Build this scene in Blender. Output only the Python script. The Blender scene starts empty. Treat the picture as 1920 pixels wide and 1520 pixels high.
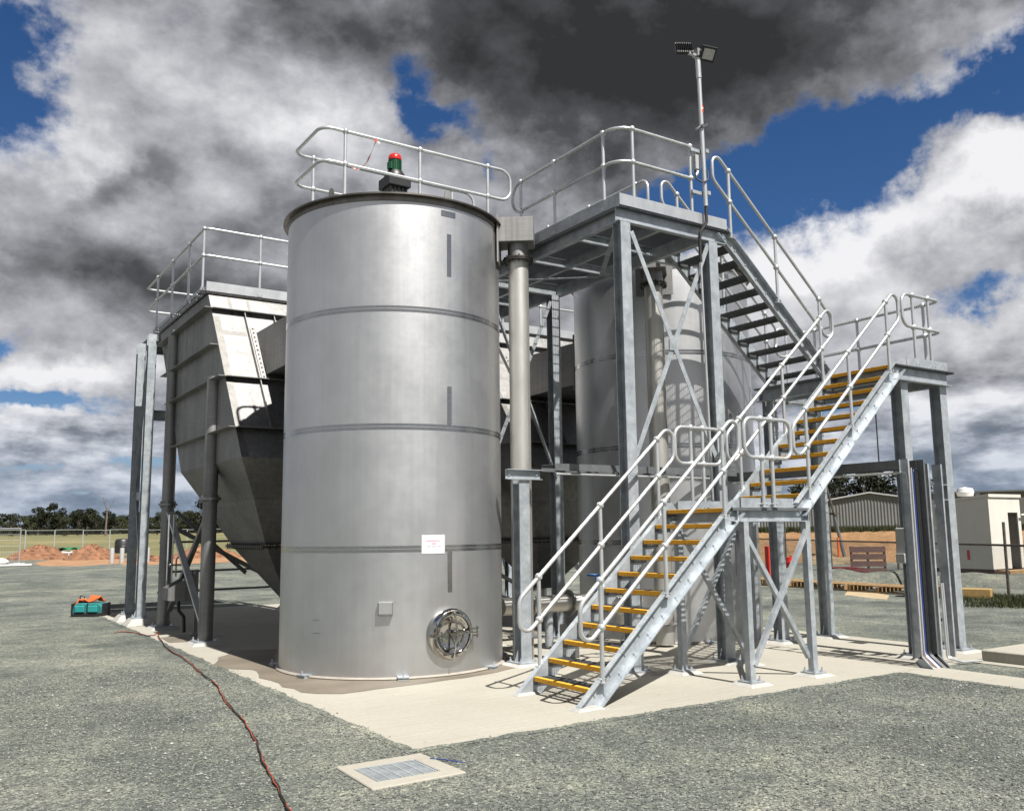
import bpy, bmesh, math, random
from mathutils import Vector, Matrix
random.seed(7)
rad = math.radians
scn = bpy.context.scene
COL = scn.collection

# ------------------------------------------------------------------ camera
YAW, PITCH, ROLL = rad(33.321), rad(7.963), rad(-0.695)
fw = Vector((math.sin(YAW)*math.cos(PITCH), math.cos(YAW)*math.cos(PITCH), math.sin(PITCH)))
r0 = Vector((math.cos(YAW), -math.sin(YAW), 0))
u0 = r0.cross(fw)
rv = r0*math.cos(ROLL) + u0*math.sin(ROLL)
uv = -r0*math.sin(ROLL) + u0*math.cos(ROLL)
cd = bpy.data.cameras.new('camera')
cd.sensor_width = 36.0
cd.sensor_fit = 'HORIZONTAL'
cd.lens = 36.0*1680.9/1920.0
cd.clip_start = 0.05
cd.clip_end = 5000
cam = bpy.data.objects.new('camera', cd)
COL.objects.link(cam)
m = Matrix(((rv.x, uv.x, -fw.x, 0), (rv.y, uv.y, -fw.y, 0), (rv.z, uv.z, -fw.z, 1.65), (0, 0, 0, 1)))
cam.matrix_world = m
scn.camera = cam

# ------------------------------------------------------------------ light, exposure
SUN_EL, SHADOW_AZ = rad(56.0), rad(-1.5)         # shadows fall along +Y
SKY_STRENGTH = 0.05
sdir = Vector((-math.sin(SHADOW_AZ)*math.cos(SUN_EL), -math.cos(SHADOW_AZ)*math.cos(SUN_EL), math.sin(SUN_EL)))
sl = bpy.data.lights.new('sun', 'SUN')
sl.energy = 5.0
sl.angle = rad(0.53)
sl.color = (1.0, 0.965, 0.91)
sun = bpy.data.objects.new('sun', sl)
COL.objects.link(sun)
sun.rotation_euler = sdir.to_track_quat('Z', 'Y').to_euler()
sun.location = (0, 0, 30)
vs = scn.view_settings
vs.view_transform = 'Standard'
vs.look = 'None'
vs.gamma = 1.0
vs.exposure = 1.0
vs.use_curve_mapping = False

# ------------------------------------------------------------------ world: Nishita sky with a procedural cloud layer
world = bpy.data.worlds.new('World')
scn.world = world
world.use_nodes = True
world.cycles.sampling_method = 'MANUAL'
world.cycles.sample_map_resolution = 512
wt = world.node_tree
wt.nodes.clear()


def wn(t, **k):
    n = wt.nodes.new(t)
    for a, b in k.items():
        setattr(n, a, b)
    return n


def wl(a, b):
    wt.links.new(a, b)


def wmath(op, a, b=None, c=None, clamp=False):
    n = wn('ShaderNodeMath', operation=op, use_clamp=clamp)
    for i, v in enumerate((a, b, c)):
        if v is None:
            continue
        if isinstance(v, (int, float)):
            n.inputs[i].default_value = v
        else:
            wl(v, n.inputs[i])
    return n.outputs[0]


def wmap(v, a, b, c=0.0, d=1.0, smooth=True):
    n = wn('ShaderNodeMapRange')
    n.interpolation_type = 'SMOOTHSTEP' if smooth else 'LINEAR'
    wl(v, n.inputs[0])
    for i, x in enumerate((a, b, c, d)):
        n.inputs[i+1].default_value = x
    return n.outputs[0]


tc = wn('ShaderNodeTexCoord')
sep = wn('ShaderNodeSeparateXYZ')
wl(tc.outputs['Generated'], sep.inputs[0])
DX, DY, DZ = sep.outputs
az = wmath('MULTIPLY', wmath('ARCTAN2', DX, DY), 57.29578)
hz = wmath('SQRT', wmath('ADD', wmath('MULTIPLY', DX, DX), wmath('MULTIPLY', DY, DY)))
el = wmath('MULTIPLY', wmath('ARCTAN2', DZ, hz), 57.29578)
comb = wn('ShaderNodeCombineXYZ')
wl(az, comb.inputs[0])
wl(el, comb.inputs[1])
AE = comb.outputs[0]
# cloud coordinates: the direction itself, a little flattened
cp = wn('ShaderNodeCombineXYZ')
wl(DX, cp.inputs[0])
wl(DY, cp.inputs[1])
wl(wmath('MULTIPLY', DZ, 1.45), cp.inputs[2])
DECK = cp.outputs[0]


def wnoise(vec, scale, detail, rough, off=(0, 0, 0), dist=0.0):
    mp = wn('ShaderNodeMapping')
    mp.inputs['Location'].default_value = off
    wl(vec, mp.inputs[0])
    n = wn('ShaderNodeTexNoise')
    n.inputs['Scale'].default_value = scale
    n.inputs['Detail'].default_value = detail
    n.inputs['Roughness'].default_value = rough
    n.inputs['Distortion'].default_value = dist
    wl(mp.outputs[0], n.inputs['Vector'])
    return n.outputs[0]


def blobs(lst, warp):
    acc = None
    for (a, e, sa, se, rot, amp) in lst:
        mp = wn('ShaderNodeMapping', vector_type='TEXTURE')
        mp.inputs['Location'].default_value = (a, e, 0)
        mp.inputs['Rotation'].default_value = (0, 0, rad(rot))
        mp.inputs['Scale'].default_value = (sa, se, 1)
        wl(warp, mp.inputs[0])
        dp = wn('ShaderNodeVectorMath', operation='DOT_PRODUCT')
        wl(mp.outputs[0], dp.inputs[0])
        wl(mp.outputs[0], dp.inputs[1])
        g = wmath('EXPONENT', wmath('MULTIPLY', dp.outputs['Value'], -1.0))
        acc = wmath('MULTIPLY', g, amp) if acc is None else wmath('MULTIPLY_ADD', g, amp, acc)
    return acc


# ragged edges: warp the angular coordinates with noise
wn1 = wn('ShaderNodeTexNoise')
wn1.inputs['Scale'].default_value = 10.0
wn1.inputs['Detail'].default_value = 6.0
wn1.inputs['Roughness'].default_value = 0.6
wl(tc.outputs['Generated'], wn1.inputs['Vector'])
vsub = wn('ShaderNodeVectorMath', operation='SUBTRACT')
wl(wn1.outputs['Color'], vsub.inputs[0])
vsub.inputs[1].default_value = (0.5, 0.5, 0.5)
vmul = wn('ShaderNodeVectorMath', operation='MULTIPLY')
wl(vsub.outputs[0], vmul.inputs[0])
vmul.inputs[1].default_value = (9, 7, 0)
vadd = wn('ShaderNodeVectorMath', operation='ADD')
wl(AE, vadd.inputs[0])
wl(vmul.outputs[0], vadd.inputs[1])
WAE = vadd.outputs[0]
# azimuth, elevation, half widths, tilt, amount
HOLES = [(2.4, 25.2, 3.6, 3.6, 0, 1.0), (28.4, 26.6, 3.8, 1.9, -12, 0.95), (31.4, 22.6, 1.5, 2.2, 0, 0.7),
         (56.0, 22.4, 11.0, 3.2, 17, 1.25), (45.5, 20.8, 6.5, 2.2, 14, 1.0), (66.5, 24.8, 6.0, 2.2, 12, 0.8), (61.0, 13.2, 3.0, 1.0, 0, 0.6),
         (3.0, 11.4, 2.2, 1.0, 0, 0.7), (5.0, 7.7, 5.5, 1.0, 0, 1.0), (9, 4.4, 12, 0.5, 0, 0.45), (9, 1.8, 14, 0.5, 0, 0.4), (53.0, 7.4, 4.0, 1.0, 8, 0.5),
         (-50, 32, 24, 8, 20, 0.8), (120, 28, 26, 7, -15, 0.8), (-140, 45, 30, 12, 10, 0.8)]
TONES = [(30, 33.0, 13, 5.5, -8, -0.50), (45, 27.8, 11, 5.0, -6, -0.54), (59, 32.0, 14, 3.8, 4, -0.45), (38, 24.8, 7, 3.6, -8, -0.22),
         (11, 15.0, 9.0, 2.6, -6, -0.30), (8.8, 20.2, 3.0, 1.0, 25, -0.20), (10.5, 26.0, 3.5, 2.0, 0, -0.06), (17, 19.4, 5.0, 1.8, 0, -0.08),
         (66.0, 16.2, 2.6, 1.6, 10, -0.24), (62, 10.2, 6, 1.2, 0, -0.10), (8, 5.4, 12, 1.0, 0, -0.12),
         (45, 58, 45, 14, 0, -0.25),
         (4.5, 21.8, 4.2, 1.7, 0, 0.36), (21, 24.4, 6.0, 2.2, -10, 0.36), (57, 17.8, 8.0, 2.2, 14, 0.46), (63.8, 19.6, 3.4, 2.2, 0, 0.46), (50, 15.8, 5.0, 2.8, 0, 0.36),
         (6.0, 9.6, 4.0, 0.9, 0, 0.30), (9.0, 3.6, 9, 1.2, 0, 0.26), (6, 6.4, 6, 0.9, 0, 0.24), (60, 11.5, 9, 2.0, 0, 0.20), (58, 6.2, 10, 1.6, 0, 0.22), (14, 9.5, 6, 1.2, 0, 0.12)]
holes = blobs(HOLES, WAE)
tones = blobs(TONES, WAE)
nA = wnoise(DECK, 5.6, 9, 0.58, (3.1, 7.7, 1.3))
nB = wnoise(DECK, 5.6, 6, 0.58, (3.1, 7.68, 1.345))      # the same field a little nearer the sun
nC = wnoise(DECK, 2.2, 2, 0.5, (11.0, 2.0, 0.0))
# distant cumulus rows close to the horizon
mpl = wn('ShaderNodeMapping')
mpl.inputs['Scale'].default_value = (0.17, 0.50, 1.0)
mpl.inputs['Location'].default_value = (4.3, 1.7, 0.0)
wl(AE, mpl.inputs[0])
nlo = wn('ShaderNodeTexNoise', noise_dimensions='2D')
nlo.inputs['Scale'].default_value = 1.0
nlo.inputs['Detail'].default_value = 6.0
nlo.inputs['Roughness'].default_value = 0.58
wl(mpl.outputs[0], nlo.inputs['Vector'])
low = wmap(el, 3.0, 12.0, 1.0, 0.0)
nL = wmath('MULTIPLY', wmath('SUBTRACT', nlo.outputs[0], 0.5), low)
cover = wmath('ADD', wmath('MULTIPLY', wmath('SUBTRACT', nA, 0.5), 2.3), 0.62)
cover = wmath('ADD', cover, wmath('MULTIPLY', nL, 2.2))
cover = wmath('SUBTRACT', cover, holes)
alpha = wmap(cover, -0.05, 0.36)
relief = wmath('MULTIPLY', wmath('SUBTRACT', nA, nB), 1.3)
lum = wmath('ADD', wmath('MULTIPLY', wmath('SUBTRACT', nC, 0.5), 0.35), 0.615)
lum = wmath('ADD', lum, relief)
lum = wmath('ADD', lum, tones)
lum = wmath('SUBTRACT', lum, wmap(el, 34.0, 60.0, 0.0, 0.32))        # storm cloud carried on overhead, out of view, darkened to cut ambient light
lum = wmath('ADD', lum, wmath('MULTIPLY', nL, 2.4))
# thin cloud edges pass more light
lum = wmath('ADD', lum, wmath('MULTIPLY', wmath('SUBTRACT', 1.0, alpha), 0.10), None, True)
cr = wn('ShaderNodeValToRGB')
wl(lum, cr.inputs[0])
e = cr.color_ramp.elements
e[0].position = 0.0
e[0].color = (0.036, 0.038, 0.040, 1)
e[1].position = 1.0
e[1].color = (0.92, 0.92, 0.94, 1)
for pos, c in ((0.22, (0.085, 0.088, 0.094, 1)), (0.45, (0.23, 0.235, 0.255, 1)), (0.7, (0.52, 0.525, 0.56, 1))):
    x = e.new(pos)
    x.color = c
sky = wn('ShaderNodeTexSky', sky_type='NISHITA')
sky.sun_disc = False
sky.sun_elevation = SUN_EL
sky.sun_rotation = math.atan2(sdir.x, sdir.y)
sky.altitude = 200
sky.air_density = 1.0
sky.dust_density = 0.3
sky.ozone_density = 4.0
gm = wn('ShaderNodeHueSaturation')
wl(sky.outputs[0], gm.inputs['Color'])
gm.inputs['Saturation'].default_value = 1.2
gm.inputs['Value'].default_value = 0.70
# the cloud colours are radiances; divide by the background strength they are multiplied with
tin = wn('ShaderNodeMix', data_type='RGBA', blend_type='MULTIPLY')
tin.inputs[0].default_value = 1.0
wl(gm.outputs[0], tin.inputs[6])
tin.inputs[7].default_value = (0.86, 0.92, 1.08, 1)
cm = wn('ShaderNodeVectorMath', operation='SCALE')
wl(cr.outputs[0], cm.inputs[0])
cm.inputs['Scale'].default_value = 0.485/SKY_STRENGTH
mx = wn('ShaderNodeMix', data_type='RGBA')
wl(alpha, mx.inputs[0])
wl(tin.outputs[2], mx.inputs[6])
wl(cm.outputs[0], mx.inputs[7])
# low sky and clouds take the blue of the air in front of them
hazef = wmap(el, 0.0, 10.0, 0.55, 0.0)
hz_mix = wn('ShaderNodeMix', data_type='RGBA')
wl(hazef, hz_mix.inputs[0])
wl(mx.outputs[2], hz_mix.inputs[6])
hz_mix.inputs[7].default_value = (0.155/SKY_STRENGTH, 0.208/SKY_STRENGTH, 0.29/SKY_STRENGTH, 1)
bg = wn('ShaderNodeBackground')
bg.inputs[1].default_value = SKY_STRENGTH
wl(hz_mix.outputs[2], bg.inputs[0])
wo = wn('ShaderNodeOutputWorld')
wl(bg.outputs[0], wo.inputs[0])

# ================================================================== helpers
ORG = {}          # world origin of every object built


def tag(o, label=None, cat=None, group=None, kind=None):
    if label:
        o['label'] = label
    if cat:
        o['category'] = cat
    if group:
        o['group'] = group
    if kind:
        o['kind'] = kind
    return o


def thing(name, label, cat, loc, group=None):
    o = bpy.data.objects.new(name, None)
    o.empty_display_size = 0.3
    COL.objects.link(o)
    o.location = loc
    ORG[o] = Vector(loc)
    return tag(o, label, cat, group)


def link(name, mesh, parent=None, at=None):
    o = bpy.data.objects.new(name, mesh)
    COL.objects.link(o)
    base = ORG[parent] if parent else Vector((0, 0, 0))
    w = Vector(at) if at is not None else base.copy()
    o.location = w - base
    o.parent = parent
    ORG[o] = w
    return o


def copy_tree(o, parent=None, loc=None):
    c = o.copy()
    COL.objects.link(c)
    c.parent = parent
    if loc is not None:
        c.location = loc
    for ch in list(o.children):
        copy_tree(ch, c)
    return c


def fillet(pts, r, n=5, closed=False):
    P = [Vector(p) for p in pts]
    out = []
    N = len(P)
    for i in range(N):
        if not closed and i in (0, N-1):
            out.append(P[i])
            continue
        a, b, c = P[i-1], P[i], P[(i+1) % N]
        d1, d2 = (a-b), (c-b)
        l1, l2 = d1.length, d2.length
        d1.normalize()
        d2.normalize()
        ang = d1.angle(d2)
        if ang > 3.1:
            out.append(b)
            continue
        t = min(r/math.tan(ang/2), l1*0.48, l2*0.48)
        rr = t*math.tan(ang/2)
        cen = b + (d1+d2).normalized()*(rr/math.sin(ang/2))
        s, e = b+d1*t, b+d2*t
        v0, v1 = s-cen, e-cen
        th = v0.angle(v1)
        for k in range(n+1):
            f = k/n
            out.append(cen + (v0*math.sin((1-f)*th)+v1*math.sin(f*th))/math.sin(th))
    return out


class MB:
    def __init__(s):
        s.v, s.f = [], []

    def add(s, v, f):
        o = len(s.v)
        s.v += [Vector(x) for x in v]
        s.f += [tuple(i+o for i in q) for q in f]
        return s

    def box(s, c, d, rot=None):
        x, y, z = d[0]/2, d[1]/2, d[2]/2
        v = [Vector(q) for q in ((-x, -y, -z), (x, -y, -z), (x, y, -z), (-x, y, -z), (-x, -y, z), (x, -y, z), (x, y, z), (-x, y, z))]
        if rot is not None:
            v = [rot @ q for q in v]
        c = Vector(c)
        return s.add([q+c for q in v], [(0, 3, 2, 1), (4, 5, 6, 7), (0, 1, 5, 4), (1, 2, 6, 5), (2, 3, 7, 6), (3, 0, 4, 7)])

    def bx(s, x0, x1, y0, y1, z0, z1):
        return s.box(((x0+x1)/2, (y0+y1)/2, (z0+z1)/2), (x1-x0, y1-y0, z1-z0))

    def ext(s, prof, a, b, up=(0, 0, 1)):
        a, b, up = Vector(a), Vector(b), Vector(up)
        t = (b-a).normalized()
        sd = t.cross(up).normalized()
        u = sd.cross(t)
        n = len(prof)
        v = [a+sd*p[0]+u*p[1] for p in prof]+[b+sd*p[0]+u*p[1] for p in prof]
        f = [(i, (i+1) % n, (i+1) % n+n, i+n) for i in range(n)]
        f += [tuple(range(n-1, -1, -1)), tuple(range(n, 2*n))]
        return s.add(v, f)

    def tube(s, pts, r, n=10, closed=False, cap=True):
        P = [Vector(p) for p in pts]
        N = len(P)
        T = []
        for i in range(N):
            a = P[i-1] if (i > 0 or closed) else P[i]
            b = P[(i+1) % N] if (i < N-1 or closed) else P[i]
            T.append((b-a).normalized())
        ref = Vector((0, 0, 1)) if abs(T[0].z) < 0.9 else Vector((1, 0, 0))
        nrm = (ref-T[0]*ref.dot(T[0])).normalized()
        v = []
        rr = r if isinstance(r, (list, tuple)) else [r]*N
        for i in range(N):
            nrm = (nrm-T[i]*nrm.dot(T[i])).normalized()
            bi = T[i].cross(nrm)
            for k in range(n):
                a = 2*math.pi*k/n
                v.append(P[i]+(nrm*math.cos(a)+bi*math.sin(a))*rr[i])
        f = []
        for i in range(N if closed else N-1):
            j = (i+1) % N
            for k in range(n):
                k2 = (k+1) % n
                f.append((i*n+k, i*n+k2, j*n+k2, j*n+k))
        if cap and not closed:
            f.append(tuple(range(n-1, -1, -1)))
            f.append(tuple((N-1)*n+k for k in range(n)))
        return s.add(v, f)

    def sph(s, c, r, n=10, m=6, sc=(1, 1, 1)):
        c = Vector(c)
        v = [c+Vector((0, 0, r*sc[2]))]
        for i in range(1, m):
            t = math.pi*i/m
            for k in range(n):
                a = 2*math.pi*k/n
                v.append(c+Vector((r*sc[0]*math.sin(t)*math.cos(a), r*sc[1]*math.sin(t)*math.sin(a), r*sc[2]*math.cos(t))))
        v.append(c-Vector((0, 0, r*sc[2])))
        f = []
        for k in range(n):
            f.append((0, 1+k, 1+(k+1) % n))
            f.append((len(v)-1, 1+(m-2)*n+(k+1) % n, 1+(m-2)*n+k))
        for i in range(m-2):
            for k in range(n):
                f.append((1+i*n+k, 1+(i+1)*n+k, 1+(i+1)*n+(k+1) % n, 1+i*n+(k+1) % n))
        return s.add(v, f)

    def lathe(s, prof, c, n=96, a0=0.0, a1=2*math.pi, M=None):
        full = abs(a1-a0-2*math.pi) < 1e-6
        cols = n if full else n+1
        c = Vector(c)
        v = []
        for k in range(cols):
            a = a0+(a1-a0)*k/n
            for (r, z) in prof:
                q = Vector((r*math.cos(a), r*math.sin(a), z))
                v.append((M @ q if M is not None else q)+c)
        m = len(prof)
        f = []
        for k in range(n):
            k2 = (k+1) % cols
            for i in range(m-1):
                f.append((k*m+i, k2*m+i, k2*m+i+1, k*m+i+1))
        return s.add(v, f)

    def build(s, name, mat, parent=None, at=None, smooth=35, bevel=0):
        base = Vector(at) if at is not None else (ORG[parent] if parent else Vector((0, 0, 0)))
        me = bpy.data.meshes.new(name)
        me.from_pydata([tuple(q-base) for q in s.v], [], s.f)
        me.materials.append(mat)
        me.update()
        bm = bmesh.new()
        bm.from_mesh(me)
        if bevel:
            bmesh.ops.bevel(bm, geom=list(bm.edges), offset=bevel, segments=1, affect='EDGES', clamp_overlap=True)
        bmesh.ops.recalc_face_normals(bm, faces=bm.faces)
        bm.to_mesh(me)
        bm.free()
        if smooth:
            me.shade_smooth()
            me.set_sharp_from_angle(angle=rad(smooth))
        return link(name, me, parent, at)


def IP(h, w, tf, tw):
    a, b, t = w/2, h/2, tw/2
    return [(-a, -b), (a, -b), (a, -b+tf), (t, -b+tf), (t, b-tf), (a, b-tf), (a, b), (-a, b), (-a, b-tf), (-t, b-tf), (-t, -b+tf), (-a, -b+tf)]


def CP(h, w, tf, tw, flip=False):
    b = h/2
    p = [(0, -b), (w, -b), (w, -b+tf), (tw, -b+tf), (tw, b-tf), (w, b-tf), (w, b), (0, b)]
    return [(-x, y) for x, y in reversed(p)] if flip else p


def RP(w, h):
    return [(-w/2, -h/2), (w/2, -h/2), (w/2, h/2), (-w/2, h/2)]


def LP(a, t):
    return [(0, 0), (a, 0), (a, t), (t, t), (t, a), (0, a)]


# ================================================================== materials
def nodes(name):
    m = bpy.data.materials.new(name)
    m.use_nodes = True
    nt = m.node_tree
    return m, nt, nt.nodes['Principled BSDF']


def mth(nt, op, a, b):
    n = nt.nodes.new('ShaderNodeMath')
    n.operation = op
    for i, v in enumerate((a, b)):
        if isinstance(v, (int, float)):
            n.inputs[i].default_value = v
        else:
            nt.links.new(v, n.inputs[i])
    return n.outputs[0]


def noise(nt, scale, detail=4, rough=0.55, stretch=None, coord='Object', dist=0):
    tcn = nt.nodes.new('ShaderNodeTexCoord')
    out = tcn.outputs[coord]
    if stretch:
        mp = nt.nodes.new('ShaderNodeMapping')
        mp.inputs['Scale'].default_value = stretch
        nt.links.new(out, mp.inputs[0])
        out = mp.outputs[0]
    n = nt.nodes.new('ShaderNodeTexNoise')
    n.inputs['Scale'].default_value = scale
    n.inputs['Detail'].default_value = detail
    n.inputs['Roughness'].default_value = rough
    n.inputs['Distortion'].default_value = dist
    nt.links.new(out, n.inputs['Vector'])
    return n.outputs[0]


def ramp(nt, fac, stops):
    r = nt.nodes.new('ShaderNodeValToRGB')
    el_ = r.color_ramp.elements
    el_[0].position, el_[0].color = stops[0][0], (*stops[0][1], 1)
    el_[1].position, el_[1].color = stops[-1][0], (*stops[-1][1], 1)
    for p_, c_ in stops[1:-1]:
        x_ = el_.new(p_)
        x_.color = (*c_, 1)
    nt.links.new(fac, r.inputs[0])
    return r.outputs[0]


def mixc(nt, fac, a, b, mode='MIX'):
    n = nt.nodes.new('ShaderNodeMix')
    n.data_type = 'RGBA'
    n.blend_type = mode
    for i, v in ((0, fac), (6, a), (7, b)):
        if isinstance(v, (int, float)):
            n.inputs[i].default_value = v
        elif isinstance(v, tuple):
            n.inputs[i].default_value = (*v, 1)
        else:
            nt.links.new(v, n.inputs[i])
    return n.outputs[2]


def bump(nt, bs, h, strength, dist):
    b = nt.nodes.new('ShaderNodeBump')
    b.inputs['Strength'].default_value = strength
    b.inputs['Distance'].default_value = dist
    nt.links.new(h, b.inputs['Height'])
    nt.links.new(b.outputs[0], bs.inputs['Normal'])


def metal(name, c0, c1, r0_, r1_, scale=6, met=1.0, stretch=None, bmp=0.0, aniso=0.0, fine=0):
    m, nt, bs = nodes(name)
    f = noise(nt, scale, 5, 0.6, stretch)
    col = ramp(nt, f, [(0.3, c0), (0.7, c1)])
    if fine:
        vor = nt.nodes.new('ShaderNodeTexVoronoi')
        vor.inputs['Scale'].default_value = fine
        tcn = nt.nodes.new('ShaderNodeTexCoord')
        nt.links.new(tcn.outputs['Object'], vor.inputs['Vector'])
        g = nt.nodes.new('ShaderNodeSeparateColor')
        nt.links.new(vor.outputs['Color'], g.inputs[0])
        col = mixc(nt, mth(nt, 'MULTIPLY', g.outputs[0], 0.30), col, (0.30, 0.33, 0.36))
    nt.links.new(col, bs.inputs['Base Color'])
    f2 = noise(nt, scale*1.7, 4, 0.6, stretch)
    nt.links.new(mth(nt, 'ADD', mth(nt, 'MULTIPLY', f2, r1_-r0_), r0_), bs.inputs['Roughness'])
    bs.inputs['Metallic'].default_value = met
    if aniso:
        bs.inputs['Anisotropic'].default_value = aniso
    if bmp:
        bump(nt, bs, noise(nt, scale*0.4, 3, 0.5, stretch), bmp, 0.02)
    return m


def plain(name, c, rough=0.6, scale=8, var=0.25, met=0.0, bmp=0.0, bscale=40, spec=0.5):
    m, nt, bs = nodes(name)
    f = noise(nt, scale, 5, 0.6)
    lo = tuple(x*(1-var) for x in c)
    hi = tuple(min(1, x*(1+var)) for x in c)
    nt.links.new(ramp(nt, f, [(0.3, lo), (0.7, hi)]), bs.inputs['Base Color'])
    bs.inputs['Roughness'].default_value = rough
    bs.inputs['Metallic'].default_value = met
    bs.inputs['Specular IOR Level'].default_value = spec
    if bmp:
        bump(nt, bs, noise(nt, bscale, 4, 0.6), bmp, 0.01)
    return m


M = {}


def streaked(name, c0, c1, ra, rb, amt, bmp):
    """rolled stainless plate: cloudy tone, rain streaks, hand marks in the gloss"""
    m, nt, bs = nodes(name)
    cloud = ramp(nt, noise(nt, 0.9, 6, 0.62), [(0.3, c0), (0.7, c1)])
    st = noise(nt, 1.0, 5, 0.7, (16, 16, 0.35))
    st2 = noise(nt, 1.0, 4, 0.6, (3.5, 3.5, 26))
    col = mixc(nt, 1.0, cloud, ramp(nt, st, [(0.35, (1-amt,)*3), (0.62, (1.0, 1.0, 1.0))]), 'MULTIPLY')
    col = mixc(nt, 1.0, col, ramp(nt, st2, [(0.3, (1-amt*0.5,)*3), (0.7, (1.0, 1.0, 1.0))]), 'MULTIPLY')
    nt.links.new(col, bs.inputs['Base Color'])
    sm = noise(nt, 3.2, 7, 0.72)
    rg = mth(nt, 'ADD', mth(nt, 'MULTIPLY', sm, (rb-ra)), ra)
    nt.links.new(mth(nt, 'ADD', rg, mth(nt, 'MULTIPLY', st, 0.05)), bs.inputs['Roughness'])
    bs.inputs['Metallic'].default_value = 1.0
    bump(nt, bs, noise(nt, 0.8, 2, 0.5), bmp, 0.03)
    return m


M['tank'] = streaked('satin_stainless', (0.63, 0.635, 0.64), (0.76, 0.765, 0.77), 0.32, 0.50, 0.04, 0.05)
M['mill'] = streaked('mill_stainless', (0.285, 0.282, 0.276), (0.42, 0.417, 0.41), 0.46, 0.70, 0.24, 0.08)
M['band'] = metal('ground_weld_stainless', (0.50, 0.50, 0.49), (0.68, 0.68, 0.67), 0.18, 0.30, 30, 1.0, (1, 1, 3))
M['mirror'] = metal('polished_stainless', (0.62, 0.61, 0.58), (0.68, 0.67, 0.64), 0.04, 0.10, 5, 1.0, None, 0.02)
M['ground'] = metal('ground_stainless', (0.24, 0.232, 0.22), (0.34, 0.33, 0.315), 0.46, 0.62, 9, 1.0)
M['pipe'] = metal('pickled_stainless_pipe', (0.56, 0.545, 0.50), (0.70, 0.685, 0.64), 0.38, 0.52, 3.0, 0.85, (1, 1, 0.4))
M['galv'] = metal('galvanised_steel', (0.36, 0.40, 0.435), (0.64, 0.685, 0.72), 0.34, 0.55, 6.5, 0.45, None, 0.0, 0.0, 26)
M['galv_tube'] = metal('galvanised_tube', (0.58, 0.605, 0.62), (0.74, 0.76, 0.77), 0.28, 0.42, 7.0, 0.62, (1, 1, 0.5))
M['galv_dull'] = metal('dull_galvanised_sheet', (0.165, 0.176, 0.180), (0.240, 0.251, 0.255), 0.45, 0.6, 5.0, 0.6, None, 0.0, 0.0, 22)
M['rim'] = metal('rim_stainless', (0.20, 0.185, 0.16), (0.32, 0.30, 0.27), 0.32, 0.45, 6.0)
M['dark_steel'] = metal('dark_flange_steel', (0.085, 0.080, 0.072), (0.15, 0.142, 0.13), 0.35, 0.5, 12)
M['bolt'] = metal('bolt_steel', (0.30, 0.30, 0.30), (0.42, 0.42, 0.42), 0.35, 0.5, 20)
M['yellow'] = plain('yellow_nosing', (0.74, 0.38, 0.02), 0.75, 30, 0.2, 0, 0.5, 160)
M['grout'] = plain('white_grout', (0.44, 0.43, 0.40), 0.85, 9, 0.15, 0, 0.3)
M['sealant'] = plain('grey_sealant', (0.36, 0.33, 0.28), 0.7, 9, 0.12)
M['black'] = plain('black_plastic', (0.018, 0.018, 0.02), 0.45, 8, 0.2)
M['rubber'] = plain('black_rubber', (0.012, 0.012, 0.012), 0.6, 8, 0.2)
M['green'] = plain('dark_green_enamel', (0.008, 0.075, 0.030), 0.35, 8, 0.15)
M['red'] = plain('red_enamel', (0.62, 0.018, 0.012), 0.3, 8, 0.1)
M['paper'] = plain('white_paper', (0.80, 0.80, 0.84), 0.6, 8, 0.02)
M['red_ink'] = plain('red_ink', (0.62, 0.20, 0.28), 0.7, 200, 0.3)
M['grey_ink'] = plain('grey_ink', (0.30, 0.30, 0.36), 0.7, 200, 0.3)
M['white_pl'] = plain('white_plastic', (0.78, 0.78, 0.76), 0.4, 5, 0.05)
M['grey_box'] = plain('grey_enclosure', (0.46, 0.47, 0.47), 0.45, 5, 0.06)
M['orange_cord'] = plain('orange_cord_sheath', (0.34, 0.065, 0.026), 0.55, 14, 0.45)
M['blue_cable'] = plain('blue_cable', (0.015, 0.05, 0.22), 0.5, 8, 0.2)
M['red_cable'] = plain('brown_cable', (0.10, 0.035, 0.022), 0.5, 8, 0.2)
M['blue_steel'] = plain('blue_paint', (0.02, 0.13, 0.36), 0.45, 8, 0.2)
M['teal'] = plain('teal_canvas', (0.008, 0.17, 0.17), 0.75, 12, 0.25, 0, 0.4)
M['orange'] = plain('orange_fabric', (0.80, 0.14, 0.03), 0.75, 12, 0.12, 0, 0.4)
M['cardboard'] = plain('cardboard', (0.27, 0.17, 0.085), 0.85, 6, 0.15)
M['timber'] = plain('raw_timber', (0.344, 0.216, 0.096), 0.8, 9, 0.3, 0, 0.3)
M['pine'] = plain('yellow_pine', (0.42, 0.28, 0.10), 0.75, 9, 0.2)
M['darktimber'] = plain('stained_timber', (0.10, 0.045, 0.035), 0.8, 9, 0.3)
M['pinkred'] = plain('red_painted_timber', (0.16, 0.03, 0.03), 0.8, 9, 0.3)
M['glass'] = plain('lamp_glass', (0.55, 0.55, 0.54), 0.15, 8, 0.05)
M['wall_grey'] = plain('grey_tilt_panel', (0.17, 0.163, 0.152), 0.8, 0.12, 0.12)
M['shed'] = plain('zinc_cladding', (0.20, 0.20, 0.198), 0.6, 0.4, 0.12, 0.2)
M['shed_roof'] = plain('zinc_roof', (0.496, 0.496, 0.496), 0.5, 0.4, 0.08, 0.2)
M['cabin'] = plain('white_cabin_panel', (0.560, 0.536, 0.480), 0.6, 1.2, 0.07)
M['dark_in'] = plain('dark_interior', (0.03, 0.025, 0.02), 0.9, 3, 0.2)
M['trunk'] = plain('eucalypt_bark', (0.16, 0.125, 0.10), 0.9, 6, 0.4)
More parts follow.
